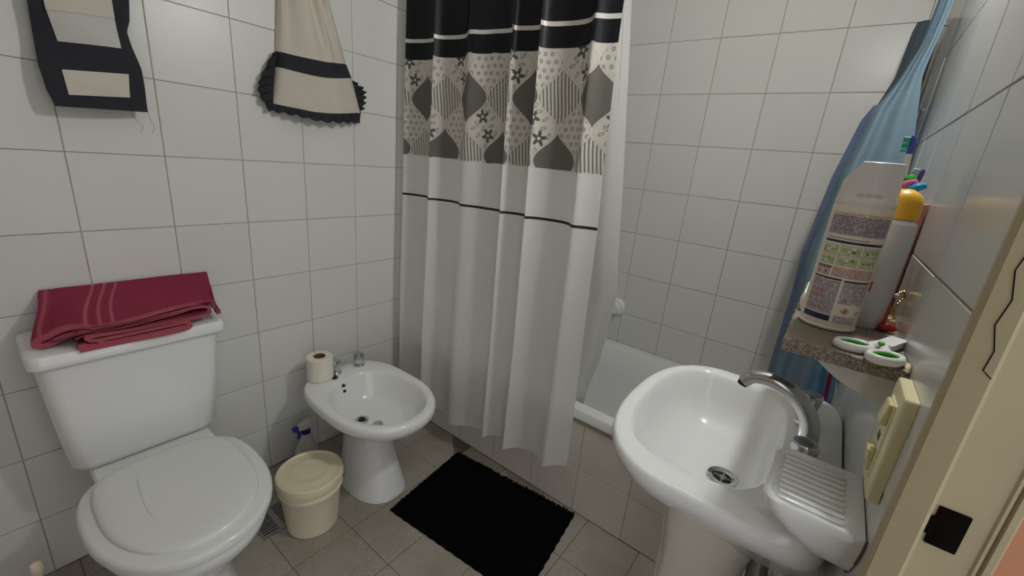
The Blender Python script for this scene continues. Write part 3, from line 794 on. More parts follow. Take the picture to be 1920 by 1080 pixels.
obj('sealant', tube([(XR - .0006, 0.5065, 0.936), (XR - .0006, 0.5055, 0.925), (XR - .0006, 0.512, 0.905), (XR - .0006, 0.524, 0.885), (XR - .0006, 0.540, 0.866)], 0.0012, 8), 'fgrout', sd)

# ------------------------------------------------------------------ switch plate
sw = thing('switch_plate', (XR, 0.552, 1.03), 'ivory plastic switch and socket plate on the wall beside the door frame', 'switch')
def xbox(x0, x1, y0, y1, z0, z1, r=0.003, e=0.0015):
    """rounded box whose rounded outline lies in the y-z plane"""
    v, f = rbox(y0, y1, z0, z1, -x1, -x0, r, e, 4)
    return [(-c, a, b) for a, b, c in v], f
PX = 1.6385
obj('plate', loft([[(x, y, z) for y, z, _ in rrect(0.524 + d, 0.592 - d, 0.968 + d, 1.086 - d, 0, 0.004, 4)] for x, d in ((XR - 0.0005, 0), (PX + 0.0025, 0), (PX + 0.0008, 0.0012), (PX, 0.004))]), 'switch', sw, smooth=30)
obj('module_strip', xbox(PX - 0.0016, PX + 0.001, 0.541, 0.575, 0.984, 1.070, 0.002, 0.0006), 'switch', sw)
for z0, tl in ((1.044, 0.10), (0.990, -0.16)):
    v, f = xbox(PX - 0.0062, PX - 0.0012, 0.546, 0.570, z0, z0 + 0.024, 0.0015, 0.0008)
    zc = z0 + 0.012
    v = [(x + (z - zc) * tl * (1 if x < PX - .003 else 0.3), y, z) for x, y, z in v]
    obj('rocker', (v, f), 'switch_d', sw, smooth=30)
obj('socket_slot', xbox(PX - 0.0020, PX - 0.0014, 0.5555, 0.5585, 1.022, 1.031, 0.0006, 0.0002), 'dark', sw)
obj('socket_slot', xbox(PX - 0.0020, PX - 0.0014, 0.5635, 0.5665, 1.022, 1.031, 0.0006, 0.0002), 'dark', sw)

# ------------------------------------------------------------------ granite shelf and what stands on it
ZS = 1.0885
sh = thing('granite_shelf', (XR, 0.80, ZS), 'rough granite wall shelf crowded with toiletries above the washbasin', 'shelf')
nu, nv = 40, 14
top = []
v0 = []
def shelf_ring(z, d):
    r = []
    pts = []
    for i in range(60): pts.append((1.530 + d, 0.608 + d + (1.0 - 0.608 - 2 * d) * (1 - i / 60)))
    for i in range(20): pts.append((1.530 + d + (XR - 0.0006 - 1.530 - d) * i / 20, 0.608 + d))
    for i in range(60): pts.append((XR - 0.0006, 0.608 + d + (1.0 - 0.608 - 2 * d) * i / 60))
    for i in range(20): pts.append((XR - 0.0006 - (XR - 0.0006 - 1.530 - d) * i / 20, 1.0 - d))
    for k, (x, y) in enumerate(pts):
        j = 0.0009 * math.sin(k * 2.7 + z * 900) + 0.0005 * math.sin(k * 5.3 + z * 2000)
        if k < 60: x += j
        elif k < 80: y += j
        r.append((x, y, z))
    return r
obj('slab', loft([shelf_ring(ZS - .0165, .001), shelf_ring(ZS - .0155, 0), shelf_ring(ZS - .008, .0004), shelf_ring(ZS - .001, .0003), shelf_ring(ZS, .0014)]), 'granite', sh, smooth=25)
for by in (0.650, 0.930):
    prof_ = [(XR - 0.0006, ZS - .0163)] + [(1.556 + 0.0, ZS - .0163)] + [(1.556 + (XR - .022 - 1.556) * t, ZS - .0163 - 0.040 * math.sin(t * PI / 2) ** 0.9) for t in [i / 10 for i in range(1, 11)]] + [(XR - .020, ZS - .060), (XR - .0006, ZS - .062)]
    n = len(prof_)
    V = [(x, by, z) for x, z in prof_] + [(x, by + 0.016, z) for x, z in prof_]
    F = [tuple(range(n))[::-1], tuple(range(n, 2 * n))] + [(i, (i + 1) % n, n + (i + 1) % n, n + i) for i in range(n)]
    obj('bracket', (V, F), 'ceramic2', sh, smooth=40)
ce = obj('cement_blob', loft([sup(1.6462, 0.614, 0.003, 0.010, ZS - .001, 2, 16), sup(1.6465, 0.616, 0.003, 0.009, ZS + .003, 2, 16), sup(1.647, 0.617, 0.0015, 0.005, ZS + .005, 2, 16)]), 'cream_pl', sh)

# aerosol can
cn = thing('aerosol_can', (1.569, 0.721, ZS), 'ivory aerosol can with milky cap and dense printed label on the shelf', 'spray can')
AX, AY, AR = 1.569, 0.721, 0.0318
obj('can_body', lathe(AX, AY, [(0.0290, ZS), (0.0315, ZS + .0012), (0.0328, ZS + .003), (0.0328, ZS + .0045), (0.0316, ZS + .006), (AR, ZS + .008), (AR, ZS + .160), (0.0310, ZS + .1635), (0.0285, ZS + .168)], 72), 'can', cn, smooth=30)
# printed label wrapped on the can
NU, NV = 360, 640
A0, A1 = math.radians(-168), math.radians(-18)    # around the side that faces the room
LZ0, LZ1 = ZS + 0.0095, ZS + 0.1535
img = np.zeros((NV, NU, 3)); cream = np.array(srgb(222, 214, 196)[:3]); img[:] = cream
U_, V_ = np.meshgrid(np.linspace(0, 1, NU), np.linspace(1, 0, NV))   # V_=0 top row of the label is j=NV-1
V_ = 1 - np.linspace(0, 1, NV)[:, None] * np.ones((1, NU))            # j=0 bottom -> v=1
navy = np.array(srgb(38, 28, 82)[:3]); mauve = np.array(srgb(112, 94, 128)[:3]); redt = np.array(srgb(178, 66, 62)[:3]); gren = np.array(srgb(150, 176, 104)[:3])
def rect(u0, u1, v0_, v1_, c, a=1.0):
    m = (U_ >= u0) & (U_ < u1) & (V_ >= v0_) & (V_ < v1_)
    img[m] = img[m] * (1 - a) + np.asarray(c) * a
def textblock(u0, u1, v0_, v1_, c, pitch=0.0125, dens=0.80, cw=0.010, ink=0.86):
    k = 0; v = v0_
    while v + pitch * .55 < v1_:
        u = u0
        while u < u1:
            w = cw * random.uniform(.5, 3.2)
            if random.random() < dens: rect(u, min(u + w, u1), v, v + pitch * .70, c, ink * random.uniform(.75, 1.0))
            u += w + cw * .35
        v += pitch; k += 1
L0, L1, LM = 0.115, 0.97, 0.555
textblock(L0, L1, 0.0, 0.022, redt, 0.011, .9)
rect(L0, L1, 0.022, 0.190, mauve, 0.55); textblock(L0, L1, 0.022, 0.190, mauve * .55, 0.0135, .75)
rect(L0 + .03, L1 - .25, 0.218, 0.226, navy, .8)
rect(L0, L1, 0.240, 0.262, navy)
for r_ in range(2):
    for c_ in range(3):
        u0 = L0 + (L1 - L0) * c_ / 3; v0_ = 0.272 + r_ * 0.100
        rect(u0 + .008, u0 + .255, v0_ + .004, v0_ + .090, np.array(srgb(196, 196, 160)[:3]))
        rect(u0 + .02, u0 + .245, v0_ + .03, v0_ + .066, gren, .8)
        for q in range(5):
            uu = u0 + random.uniform(.03, .18); vv = v0_ + random.uniform(.02, .06)
            rect(uu, uu + random.uniform(.02, .06), vv, vv + random.uniform(.008, .022), np.array(srgb(96, 92, 80)[:3]) if q % 2 else np.array(srgb(225, 220, 204)[:3]), .9)
        textblock(u0 + .015, u0 + .25, v0_ + .074, v0_ + .090, mauve, 0.011, .7)
rect(L0, L1, 0.365, 0.369, navy)
for u in (L0 + (L1 - L0) / 3, L0 + 2 * (L1 - L0) / 3): rect(u - .004, u + .003, 0.268, 0.468, navy)
rect(L0, L0 + .24, 0.474, 0.500, navy, .8)
for u in (L0 + .01, L0 + .125):
    rect(u, u + .10, 0.506, 0.560, redt); rect(u + .012, u + .088, 0.514, 0.552, cream); rect(u + .03, u + .07, 0.520, 0.546, np.array(srgb(90, 84, 96)[:3]))
rect(L0 + .26, L1, 0.476, 0.560, redt, .30); textblock(L0 + .26, L1, 0.476, 0.515, redt, 0.0125, .85); textblock(L0 + .26, L1, 0.515, 0.560, mauve, 0.0125, .85)
rect(L0, LM - .02, 0.576, 0.594, navy); rect(LM + .01, L1, 0.582, 0.598, navy)
rect(L0, LM - .025, 0.600, 0.900, mauve, .35); textblock(L0, LM - .025, 0.602, 0.900, mauve * .8, 0.0130, .85)
for v in (0.612, 0.70, 0.742, 0.86): textblock(L0 + .02, LM - .18, v, v + .024, redt, 0.0125, .9)
rect(LM + .012, L1, 0.602, 0.800, mauve, .3); textblock(LM + .012, L1, 0.604, 0.800, mauve * .75, 0.0130, .8)
rect(L0, LM - .025, 0.922, 0.975, navy)
rect(L0, LM - .025, 0.902, 0.915, mauve, .6)
d_ = np.abs((U_ - 0.70) / 0.065) + np.abs((V_ - 0.862) / 0.034)
img[(d_ < 1)] = redt; img[(d_ < .68)] = cream * .95; img[(np.abs(U_ - .70) < .014) & (np.abs(V_ - .862) < .012)] = np.array(srgb(60, 40, 40)[:3])
rect(LM + .02, L1 - .10, 0.915, 0.985, mauve, .25); textblock(LM + .02, L1 - .06, 0.915, 0.985, mauve, 0.0125, .8)
textblock(L1 - .12, L1, 0.80, 0.90, mauve, 0.02, .6)
ang = A0 + (A1 - A0) * np.linspace(0, 1, NU)[None, :] * np.ones((NV, 1))
zz = LZ0 + (LZ1 - LZ0) * np.linspace(0, 1, NV)[:, None] * np.ones((1, NU))
P = np.stack([AX + (AR + .00025) * np.cos(ang), AY + (AR + .00025) * np.sin(ang), zz], -1)
lb = obj('label_wrap', np_grid(P), 'label', cn, smooth=60, col=img.reshape(-1, 3), recalc=False)
lb['label'] = 'dense purple and red printed label'
cap = []
for (r, z) in ((0.0285, ZS + .1605), (0.0312, ZS + .162), (0.0316, ZS + .170), (0.0306, ZS + .172), (0.0302, ZS + .178)):
    cap.append([(AX + r * math.cos(2 * PI * i / 64), AY + r * math.sin(2 * PI * i / 64), z) for i in range(64)])
def capz(x): return 0
for k in range(1, 9):
    t = k / 8
    ring = []
    for i in range(64):
        a = 2 * PI * i / 64
        r = 0.0302 - 0.0030 * t
        x = AX + r * math.cos(a); y = AY + r * math.sin(a)
        cut = AX - 0.0285 + 0.022 * t ** 1.3      # slanted left shoulder
        if t > .35: x = max(x, AX - 0.0300 + 0.0150 * (t - .35) / .65 * (1 if True else 0))
        ring.append((x, y, ZS + .178 + 0.0370 * t))
    cap.append(ring)
ring = [(AX + (x - AX) * .93, AY + (y - AY) * .93, z + 0.0012) for x, y, z in cap[-1]]
cap.append(ring)
cp = obj('cap', loft(cap), 'clear_cap', cn, smooth=35)
_s = None
for i in range(3):
    a = math.radians(-106 + i * 17)
    x, y = AX + 0.0302 * math.cos(a), AY + 0.0302 * math.sin(a)
    vf = rbox(-0.0035, 0.0035, -0.0006, 0.0006, 0, 0.004, 0.0004, 0.0002, 2)
    c_, s_ = math.cos(a + PI / 2), math.sin(a + PI / 2)
    vf = ([(x + c_ * p - s_ * q, y + s_ * p + c_ * q, ZS + .1745 + z) for p, q, z in vf[0]], vf[1])
    obj('cap_slot', vf, 'hazy', cp)

# white bottle with amber cap
wb = thing('lotion_bottle', (1.610, 0.775, ZS), 'white bottle with domed amber cap standing behind the aerosol can', 'bottle')
WX, WY = 1.6095, 0.776
obj('bottle_body', loft([sup(WX, WY, 0.0195, 0.024, ZS, 2.4, 48), sup(WX, WY, 0.0212, 0.026, ZS + .004, 2.4, 48), sup(WX, WY, 0.0218, 0.027, ZS + .02, 2.4, 48), sup(WX, WY, 0.0222, 0.0275, ZS + .135, 2.4, 48), sup(WX, WY, 0.0215, 0.026, ZS + .144, 2.4, 48), sup(WX, WY, 0.0165, 0.018, ZS + .150, 2.2, 48)]), 'bottle', wb, smooth=35)
obj('amber_cap', lathe(WX, WY, [(0.0200, ZS + .1502), (0.0204, ZS + .152), (0.0200, ZS + .170), (0.0178, ZS + .180), (0.0125, ZS + .185), (0.006, ZS + .1885), (0.002, ZS + .1890)], 48), 'yellow', wb, smooth=50)
def bottle_patch(name, a0, a1, z0, z1, m):
    n_ = 10; V = []; F = []
    for z in (z0, z1):
        for i in range(n_):
            a = math.radians(a0 + (a1 - a0) * i / (n_ - 1)); c, s = math.cos(a), math.sin(a); e = 2 / 2.4
            V.append((WX + 0.0226 * math.copysign(abs(c) ** e, c), WY + 0.0280 * math.copysign(abs(s) ** e, s), z))
    F = [(i, i + 1, n_ + i + 1, n_ + i) for i in range(n_ - 1)]
    obj(name, (V, F), m, wb, recalc=False)
bottle_patch('orange_mark', -128, -104, ZS + .022, ZS + .032, 'yellow')
bottle_patch('red_mark', -122, -98, ZS + .052, ZS + .066, 'orange_pl')

# toothbrushes in a cup behind the bottle
cu = thing('toothbrush_cup', (1.606, 0.845, ZS), 'small clear cup holding toothbrushes behind the amber-capped bottle', 'cup')
obj('cup_wall', lathe(1.606, 0.845, [(0.026, ZS), (0.028, ZS + .003), (0.031, ZS + .095), (0.0295, ZS + .095), (0.0268, ZS + .005)], 40), 'hazy', cu)
def brush(name, base, head, width, mh, mb, label, hd, hl=0.024):
    t = thing(name, base, label, 'toothbrush', 'toothbrushes in the cup')
    b, h = Vector(base), Vector(head); d = (h - b).normalized()
    obj('handle', tube(smooth_path([b, b + (h - b) * .4, b + (h - b) * .75, h - d * hl], 5), [0.0052, 0.0056, 0.0048, 0.0036], 12), mh[0], t)
    obj('grip_band', tube([b + (h - b) * .66, b + (h - b) * .72, b + (h - b) * .78], [0.0052, 0.0056, 0.0050], 12), mh[1], t)
    obj('brush_head', tube([h - d * hl, h - d * hl * .8, h - d * .003, h], [0.0032, 0.0040, 0.0040, 0.0025], 12), mh[1], t)
    bd = Vector(hd); bd = (bd - d * bd.dot(d)).normalized()
    w = d.cross(bd)
    tuft = []
    for i in range(5):
        c = h - d * (hl * .12 + i * hl * .17)
        tuft.append(tube([c + bd * .003, c + bd * 0.0100 + d * .0008 * math.sin(i * 9)], [0.0017, 0.0019], 8))
        tuft.append(tube([c + bd * .003 + w * .003, c + bd * 0.0092 + w * .003], [0.0014, 0.0016], 8))
    obj('bristles', join(*tuft), mb, t)
    return t
brush('toothbrush', (1.616, 0.850, ZS + .008), (1.6010, 0.842, 1.349), 0, ('white_pl', 'indigo_pl'), 'teal_b', 'tall white and indigo toothbrush with teal bristles', (-1, -0.15, 0))
brush('toothbrush', (1.596, 0.838, ZS + .008), (1.6230, 0.846, 1.306), 0, ('white_pl', 'purple_pl'), 'pale_b', 'shorter purple-headed toothbrush with pale bristles in the cup', (-1, -0.2, 0.0), 0.018)
hz = thing('hair_tie', (1.617, 0.835, 1.283), 'pink and cyan plastic clip resting on the toothbrush cup', 'clip')
obj('pink_loop', tube(smooth_path([(1.602, 0.828, 1.272), (1.607, 0.826, 1.283), (1.616, 0.827, 1.288), (1.621, 0.829, 1.283)], 5), 0.0040, 10), 'pink_pl', hz)
obj('cyan_loop', tube(smooth_path([(1.612, 0.824, 1.275), (1.621, 0.824, 1.281), (1.630, 0.826, 1.284)], 5), [0.0045, 0.0062, 0.0035], 10), 'cyan_pl', hz)
obj('green_bead', lathe(1.6125, 0.832, [(0.002, 1.286), (0.006, 1.288), (0.007, 1.292), (0.005, 1.296), (0.002, 1.297)], 16), 'green', hz)

# pink box against the wall
pb = obj('pink_carton', rbox(1.6255, 1.6485, 0.900, 0.952, ZS + .0002, 1.259, 0.0015, 0.0008, 2), 'pinkbox', None, (1.637, 0.926, ZS), smooth=25)
tag(pb, 'tall pink cardboard carton against the wall at the back of the shelf', 'box')

# scissors
sc = thing('scissors', (1.612, 0.640, ZS), 'white and green handled scissors lying on the near shelf edge', 'scissors')
def loop(cx, cy, a, b, rot, z, R_, squash=1.0):
    P_ = []
    for i in range(40):
        t = 2 * PI * i / 40
        x, y = a * math.cos(t), b * math.sin(t)
        P_.append((cx + x * math.cos(rot) - y * math.sin(rot), cy + x * math.sin(rot) + y * math.cos(rot)))
    N_ = 12; V = []; F = []
    for i, (px, py) in enumerate(P_):
        q = P_[(i + 1) % 40]; o_ = P_[i - 1]
        tx, ty = q[0] - o_[0], q[1] - o_[1]; l = math.hypot(tx, ty); nx_, ny_ = ty / l, -tx / l
        for k in range(N_):
            a_ = 2 * PI * k / N_
            V.append((px + nx_ * R_ * math.cos(a_), py + ny_ * R_ * math.cos(a_), z + R_ * squash * math.sin(a_)))
    for i in range(40):
        for k in range(N_):
            F.append((i * N_ + k, ((i + 1) % 40) * N_ + k, ((i + 1) % 40) * N_ + (k + 1) % N_, i * N_ + (k + 1) % N_))
    return V, F
ZQ = ZS + 0.0056
for (cx, cy, rot) in ((1.5985, 0.6335, 0.35), (1.6265, 0.6150, 0.75)):
    h = obj('handle_ring', loop(cx, cy, 0.0172, 0.0120, rot, ZQ, 0.0036, 1.5), 'white_pl', sc, smooth=60)
    obj('green_lining', loop(cx, cy, 0.0142, 0.0090, rot, ZQ - .0005, 0.0017, 2.4), 'green', h, smooth=60)
obj('shank', tube([(1.611, 0.6420, ZQ), (1.621, 0.6540, ZQ + .001), (1.628, 0.6640, ZQ)], [0.0052, 0.0062, 0.0050], 12), 'white_pl', sc)
obj('shank', tube([(1.628, 0.6270, ZQ), (1.628, 0.6450, ZQ), (1.627, 0.6600, ZQ)], [0.0045, 0.0055, 0.0050], 12), 'white_pl', sc)
bcv, bcf = loft([rrect(-0.0085, 0.0085, 0, 0.050, z, 0.004, 4) for z in (0.0, 0.0075)])
bcv = [(1.626 + x * math.cos(-.38) - y * math.sin(-.38), 0.654 + x * math.sin(-.38) + y * math.cos(-.38), ZS + .0030 + z) for x, y, z in bcv]
obj('blade_cover', (bcv, bcf), 'white_pl', sc)
obj('rivet', zcyl(1.6235, 0.650, [(0.0035, ZQ + .004), (0.0035, ZQ + .0072), (0.002, ZQ + .0078)], 16), 'green', sc)

# small things at the back of the shelf by the wall
rc = thing('hair_clip', (1.640, 0.765, ZS), 'red plastic hair clip lying by the wall on the shelf', 'clip')
obj('clip_jaw', tube(smooth_path([(1.628, 0.752, ZS + .006), (1.636, 0.756, ZS + .008), (1.645, 0.760, ZS + .006)], 5), [0.004, 0.0055, 0.003], 10), 'red_pl', rc)
obj('clip_jaw', tube(smooth_path([(1.629, 0.760, ZS + .004), (1.638, 0.768, ZS + .005), (1.646, 0.772, ZS + .004)], 5), [0.004, 0.004, 0.0025], 10), 'red_pl', rc)
obj('clip_tab', rbox(1.6275, 1.634, 0.764, 0.768, ZS + .002, ZS + .036, 0.0015, 0.0008, 3), 'orange_pl', rc)
gc = thing('gold_chain', (1.642, 0.80, ZS), 'thin gold chain hanging in a heap against the tiled wall', 'chain')
links = []
cpts = smooth_path([(1.640, 0.795, ZS + .050), (1.645, 0.795, ZS + .053), (1.647, 0.798, ZS + .045), (1.643, 0.795, ZS + .036), (1.640, 0.790, ZS + .028), (1.642, 0.788, ZS + .018), (1.645, 0.786, ZS + .010), (1.644, 0.783, ZS + .004)], 5)
for i in range(0, len(cpts) - 1, 2):
    p = cpts[i]
    links.append(lathe(p.x, p.y, [(0.0005, p.z - .002), (0.0019, p.z - .001), (0.0019, p.z + .001), (0.0005, p.z + .002)], 8))
ch = obj('chain_links', join(*links), 'gold', gc)
obj('pearl', lathe(1.6375, 0.791, [(0.0005, ZS + .042), (0.003, ZS + .0445), (0.003, ZS + .0475), (0.0005, ZS + .050)], 14), 'white_pl', gc)
cs = obj('soap_scrap', loft([sup(1.641, 0.786, 0.006, 0.012, ZS + .0002, 2.4, 24), sup(1.641, 0.786, 0.0065, 0.0125, ZS + .006, 2.4, 24), sup(1.641, 0.786, 0.0045, 0.010, ZS + .013, 2.4, 24)]), 'cream_pl', None, (1.641, 0.786, ZS))
tag(cs, 'small cream scrap of soap under the gold chain', 'soap')
sg = obj('white_sponge', (lambda vf: ([(x + 0.0018 * math.sin(y * 900) * math.cos(z * 700), y, z + 0.0012 * math.sin(y * 700 + x * 500)) for x, y, z in vf[0]], vf[1]))(
    loft([[(p[0], p[1], z) for p in rrect(1.533 + d, 1.556 - d, 0.765 + d, 0.885 - d, 0, 0.006, 10)] for z, d in ((ZS + .002, .002), (ZS + .006, 0), (ZS + .020, 0), (ZS + .026, .002), (ZS + .027, .006))])), 'paper', None, (1.545, 0.825, ZS))
tag(sg, 'crinkled white cloth behind the aerosol can on the shelf', 'cloth')

# ------------------------------------------------------------------ shower curtain
cur = thing('shower_curtain', (0.48, 1.205, 0.0), 'shower curtain with black top, grey ogee print and white lower panel', 'curtain')
XE = ([0.10, 0.5, 1.09, 1.25, 1.60, 2.0], [0.992, 0.985, 0.972, 0.962, 0.950, 0.945])
def curtain_sheet(zlo, zhi, nu_, nv_, off=0.0):
    """zlo may be a function of u.  returns P (nv,nu,3), S (fabric arc length)"""
    u = np.linspace(0, 1, nu_)[None, :] * np.ones((nv_, 1))
    lo = zlo(u) if callable(zlo) else zlo
    z = (lo + (zhi - lo) * np.linspace(0, 1, nv_)[:, None]) * np.ones((1, nu_))
    dn = np.clip((1.95 - z) / 1.85, 0, 1)            # 0 at the rod, 1 at the hem
    xe = np.interp(z, XE[0], XE[1])
    ph = 2 * PI * (5.45 * u + 0.16 * np.sin(2 * PI * 1.35 * u + 0.6) + 0.10 * np.sin(2 * PI * 2.7 * u + 2.0) + 0.04 * dn * np.sin(9 * u)) - 0.75
    amp = (0.016 + 0.011 * dn) * (0.75 + 0.45 * np.sin(2 * PI * 0.9 * u + 0.4) ** 2)
    y = 1.203 - amp * np.cos(ph) - 0.004 * np.cos(2 * ph + 1.0) + 0.003 * np.sin(7 * z + 5 * u) * dn - 0.010 * dn
    x = 0.064 + (xe - 0.064) * u - (0.021 - 0.009 * dn) * np.sin(ph) * np.clip(8 * (1 - u), 0, 1) * np.clip(8 * u, 0, 1)
    P_ = np.stack([x, y - off, z], -1)
    mid = P_[nv_ // 2]
    d = np.sqrt(((mid[1:, :2] - mid[:-1, :2]) ** 2).sum(1))
    S_ = np.concatenate([[0], np.cumsum(d)])
    return P_, S_[None, :] * np.ones((nv_, 1)), z
ZP1, ZP0 = 1.602, 1.247     # printed band
P, S_, z_ = curtain_sheet(ZP1 - 0.004, 1.965, 360, 40)
obj('top_panel', np_grid(P), 'cur_black', cur, smooth=80, recalc=False)
P, S_, z_ = curtain_sheet(1.657, 1.670, 360, 3, 0.0016)
obj('silver_ribbon', np_grid(P), 'cur_ribbon', cur, smooth=80, recalc=False)
# printed band: ogee lattice of flowers, dots, stripes and plain grey
NUp, NVp = 1100, 330
P, S_, z_ = curtain_sheet(ZP0 - 0.003, ZP1, NUp, NVp)
lightc = np.array(srgb(222, 218, 208)[:3]); greyc = np.array(srgb(116, 113, 106)[:3]); darkg = np.array(srgb(98, 96, 92)[:3]); midc = np.array(srgb(160, 156, 147)[:3])
H_, W_ = 0.190, 0.150
colr = np.ones((NVp, NUp, 3)) * lightc
def ogee_cell(cxs, czs):
    t = (z_ - czs) / (H_ / 2); d = (S_ - cxs)
    hw = W_ / 2 * (1 + np.cos(PI * np.clip(t, -1, 1))) / 2
    return t, d, hw
def stamp(mask, c, a=1.0):
    colr[mask] = colr[mask] * (1 - a) + c * a
def flower(mask, fx, fz, r, c, seed):
    dx, dz = S_ - fx, z_ - fz
    rr_ = np.hypot(dx, dz); th = np.arctan2(dz, dx) + seed
    pet = r * (0.70 + 0.30 * np.cos(5 * th))
    stamp(mask & (rr_ < pet), c); stamp(mask & (rr_ < r * .20), lightc)
def leaf(mask, fx, fz, r, ang_, c):
    dx, dz = S_ - fx, z_ - fz
    a = dx * math.cos(ang_) + dz * math.sin(ang_); b = -dx * math.sin(ang_) + dz * math.cos(ang_)
    q = (a / r) ** 2 + (b / (r * .5)) ** 2
    stamp(mask & (q < 1), c, .9); stamp(mask & (q < .35), lightc, .7)
nc = int(S_.max() / W_) + 3
row_z = [1.555, 1.460, 1.365, 1.270]
for ri, cz in enumerate(row_z):
    for ci in range(-1, nc):
        cxs = (ci + (0.5 if ri % 2 else 0.0)) * W_ + 0.03
        t, d, hw = ogee_cell(cxs, cz)
        m_ = (np.abs(t) < 1) & (np.abs(d) < hw)
        if not m_.any(): continue
        inner = m_ & (np.abs(d) < hw - 0.0035)
        kind = (ci + (1 if ri >= 2 else 0)) % 2
        if ri % 2:      # plain grey / stripes
            if kind == 0: stamp(m_ & (np.abs(d) < hw - 0.0015), greyc)
            else:
                ph_ = ((d + 0.006 * np.sin(t * 2.0)) / 0.0120) % 1.0
                stamp(inner & (ph_ < 0.42), darkg, .85)
        else:
            if kind == 0:
                flower(inner, cxs - 0.012, cz + 0.034, 0.026, darkg, 0.3 + ci)
                flower(inner, cxs + 0.014, cz - 0.028, 0.026, darkg, 1.1 + ci)
                for (lx, lz, la) in ((0.030, 0.030, 0.6), (-0.034, 0.010, 2.3), (-0.010, -0.006, 1.4), (0.026, 0.004, 0.2), (-0.026, -0.030, 0.9), (0.044, -0.020, 1.2), (0.006, -0.066, 1.9), (-0.004, 0.070, 1.3), (0.008, 0.052, 0.1), (-0.046, -0.006, 0.4)):
                    leaf(inner, cxs + lx, cz + lz, 0.0110, la, midc * .85)
            else:
                k = 0
                for gz in np.arange(-0.085, 0.086, 0.0225):
                    for gx in np.arange(-0.075, 0.076, 0.0250):
                        ox = gx + (0.0125 if k % 2 else 0) + random.uniform(-.002, .002); oz = gz + random.uniform(-.002, .002)
                        rr_ = np.hypot(S_ - cxs - ox, z_ - cz - oz)
                        stamp(inner & (rr_ < 0.0060), darkg, .75); stamp(inner & (rr_ < 0.0030), lightc, .8)
                    k += 1
        edge = m_ & (np.abs(d) > hw - 0.0062) & (np.abs(d) < hw - 0.0048)
        if not (ri % 2 and kind == 0): stamp(edge, midc, .8)
colr *= (0.96 + 0.06 * rng.random((NVp, NUp, 1)))
obj('printed_band', np_grid(P), 'cur_print', cur, smooth=80, col=colr.reshape(-1, 3), recalc=False)
hemz = lambda u: 0.118 + 0.095 * u ** 1.6 + 0.006 * np.sin(13 * u)
P, S_, z_ = curtain_sheet(hemz, ZP0, 360, 90)
wl = obj('white_panel', np_grid(P), 'cur_white', cur, smooth=80, recalc=False)
obj('bottom_hem', np_grid(np.concatenate([P[:1], P[1:2] * .45 + P[:1] * .55]) + np.array([0, -0.0012, 0])), 'cur_white', cur, smooth=80, recalc=False)
P, S_, z_ = curtain_sheet(1.080, 1.0885, 360, 3, 0.0016)
obj('black_ribbon', np_grid(P), 'cur_line', cur, smooth=80, recalc=False)
for i in range(12):
    u = (i + .5) / 12
    xx = 0.014 + 0.93 * u
    a = [2 * PI * k / 20 for k in range(21)]
    obj('hook_ring', tube([(xx, 1.203 + 0.018 * math.sin(q), 1.975 + 0.022 * math.cos(q)) for q in a], 0.0016, 6), 'chrome', cur)
rod = thing('curtain_rod', (0.825, 1.203, 1.975), 'chrome shower curtain rod spanning the tub front', 'rod')
obj('tube', tube([(0.004, 1.203, 1.978), (XR - 0.004, 1.203, 1.978)], 0.011, 20), 'chrome', rod)
for x0, x1 in ((0.0008, 0.012), (XR - 0.012, XR - 0.0008)):
    obj('flange', tube([(x0, 1.203, 1.978), (x1, 1.203, 1.978)], 0.026, 24), 'chrome', rod)

lin = thing('curtain_liner', (0.75, 1.28, 0.25), 'frosted white vinyl liner hanging inside the tub behind the curtain', 'curtain')
nu_, nv_ = 120, 70
u = np.linspace(0, 1, nu_)[None, :] * np.ones((nv_, 1)); z_ = 0.20 + (1.955 - 0.20) * np.linspace(0, 1, nv_)[:, None] * np.ones((1, nu_))
xe = np.interp(z_, [0.2, 0.48, 0.62, 0.86, 1.2, 1.72, 1.955], [0.930, 0.972, 1.005, 1.032, 1.000, 0.943, 0.935])
yb = np.interp(z_, [0.2, 0.43, 0.6, 1.0, 1.955], [1.375, 1.335, 1.318, 1.285, 1.248])
P = np.stack([0.50 + (xe - 0.50) * u, yb + 0.008 * np.sin(u * 24 + z_ * 1.5) + 0.006 * np.sin(u * 11 + 2), z_], -1)
obj('sheet', np_grid(P), 'liner', lin, smooth=80, recalc=False)
obj('edge_hem', np_grid(P[:, -6:] + np.array([0, -0.0015, 0])), 'liner', lin, smooth=80, recalc=False)

# ------------------------------------------------------------------ hanging bags on the left wall
hb = thing('hanging_organizer', (0.02, 0.277, 1.29), 'black-edged fabric wall organizer with pale pockets above the toilet', 'organizer')
LE = ([1.285, 1.29, 1.321, 1.376, 1.44, 1.503, 1.62, 1.80], [0.196, 0.194, 0.186, 0.182, 0.185, 0.187, 0.192, 0.200])
RE = ([1.285, 1.299, 1.351, 1.401, 1.448, 1.483, 1.509, 1.556, 1.80], [0.3665, 0.366, 0.367, 0.365, 0.355, 0.351, 0.360, 0.366, 0.362])
def org(u, z, lift=0.0):
    l = np.interp(z, LE[0], LE[1]); r = np.interp(z, RE[0], RE[1])
    y = l + (r - l) * u
    k = np.clip((1.80 - z) / 0.5, 0, 1)
    x = 0.008 + 0.046 * k + 0.006 * np.sin(z * 30 + u * 3) * k + 0.010 * np.sin(PI * u) * k + 0.008 * (u - .5) ** 2 * np.sin(z * 42) + lift
    return np.stack([x, y, z], -1)
def zgrid(z0l, z0r, z1, nu_, nv_):
    u = np.linspace(0, 1, nu_)[None, :] * np.ones((nv_, 1))
    lo = z0l + (z0r - z0l) * u
    return u, lo + (z1 - lo) * np.linspace(0, 1, nv_)[:, None]
u, z_ = zgrid(1.289, 1.298, 1.80, 40, 70)
obj('backing', np_slab(org(u, z_), (-0.003, 0, 0)), 'black_cloth', hb, smooth=60)
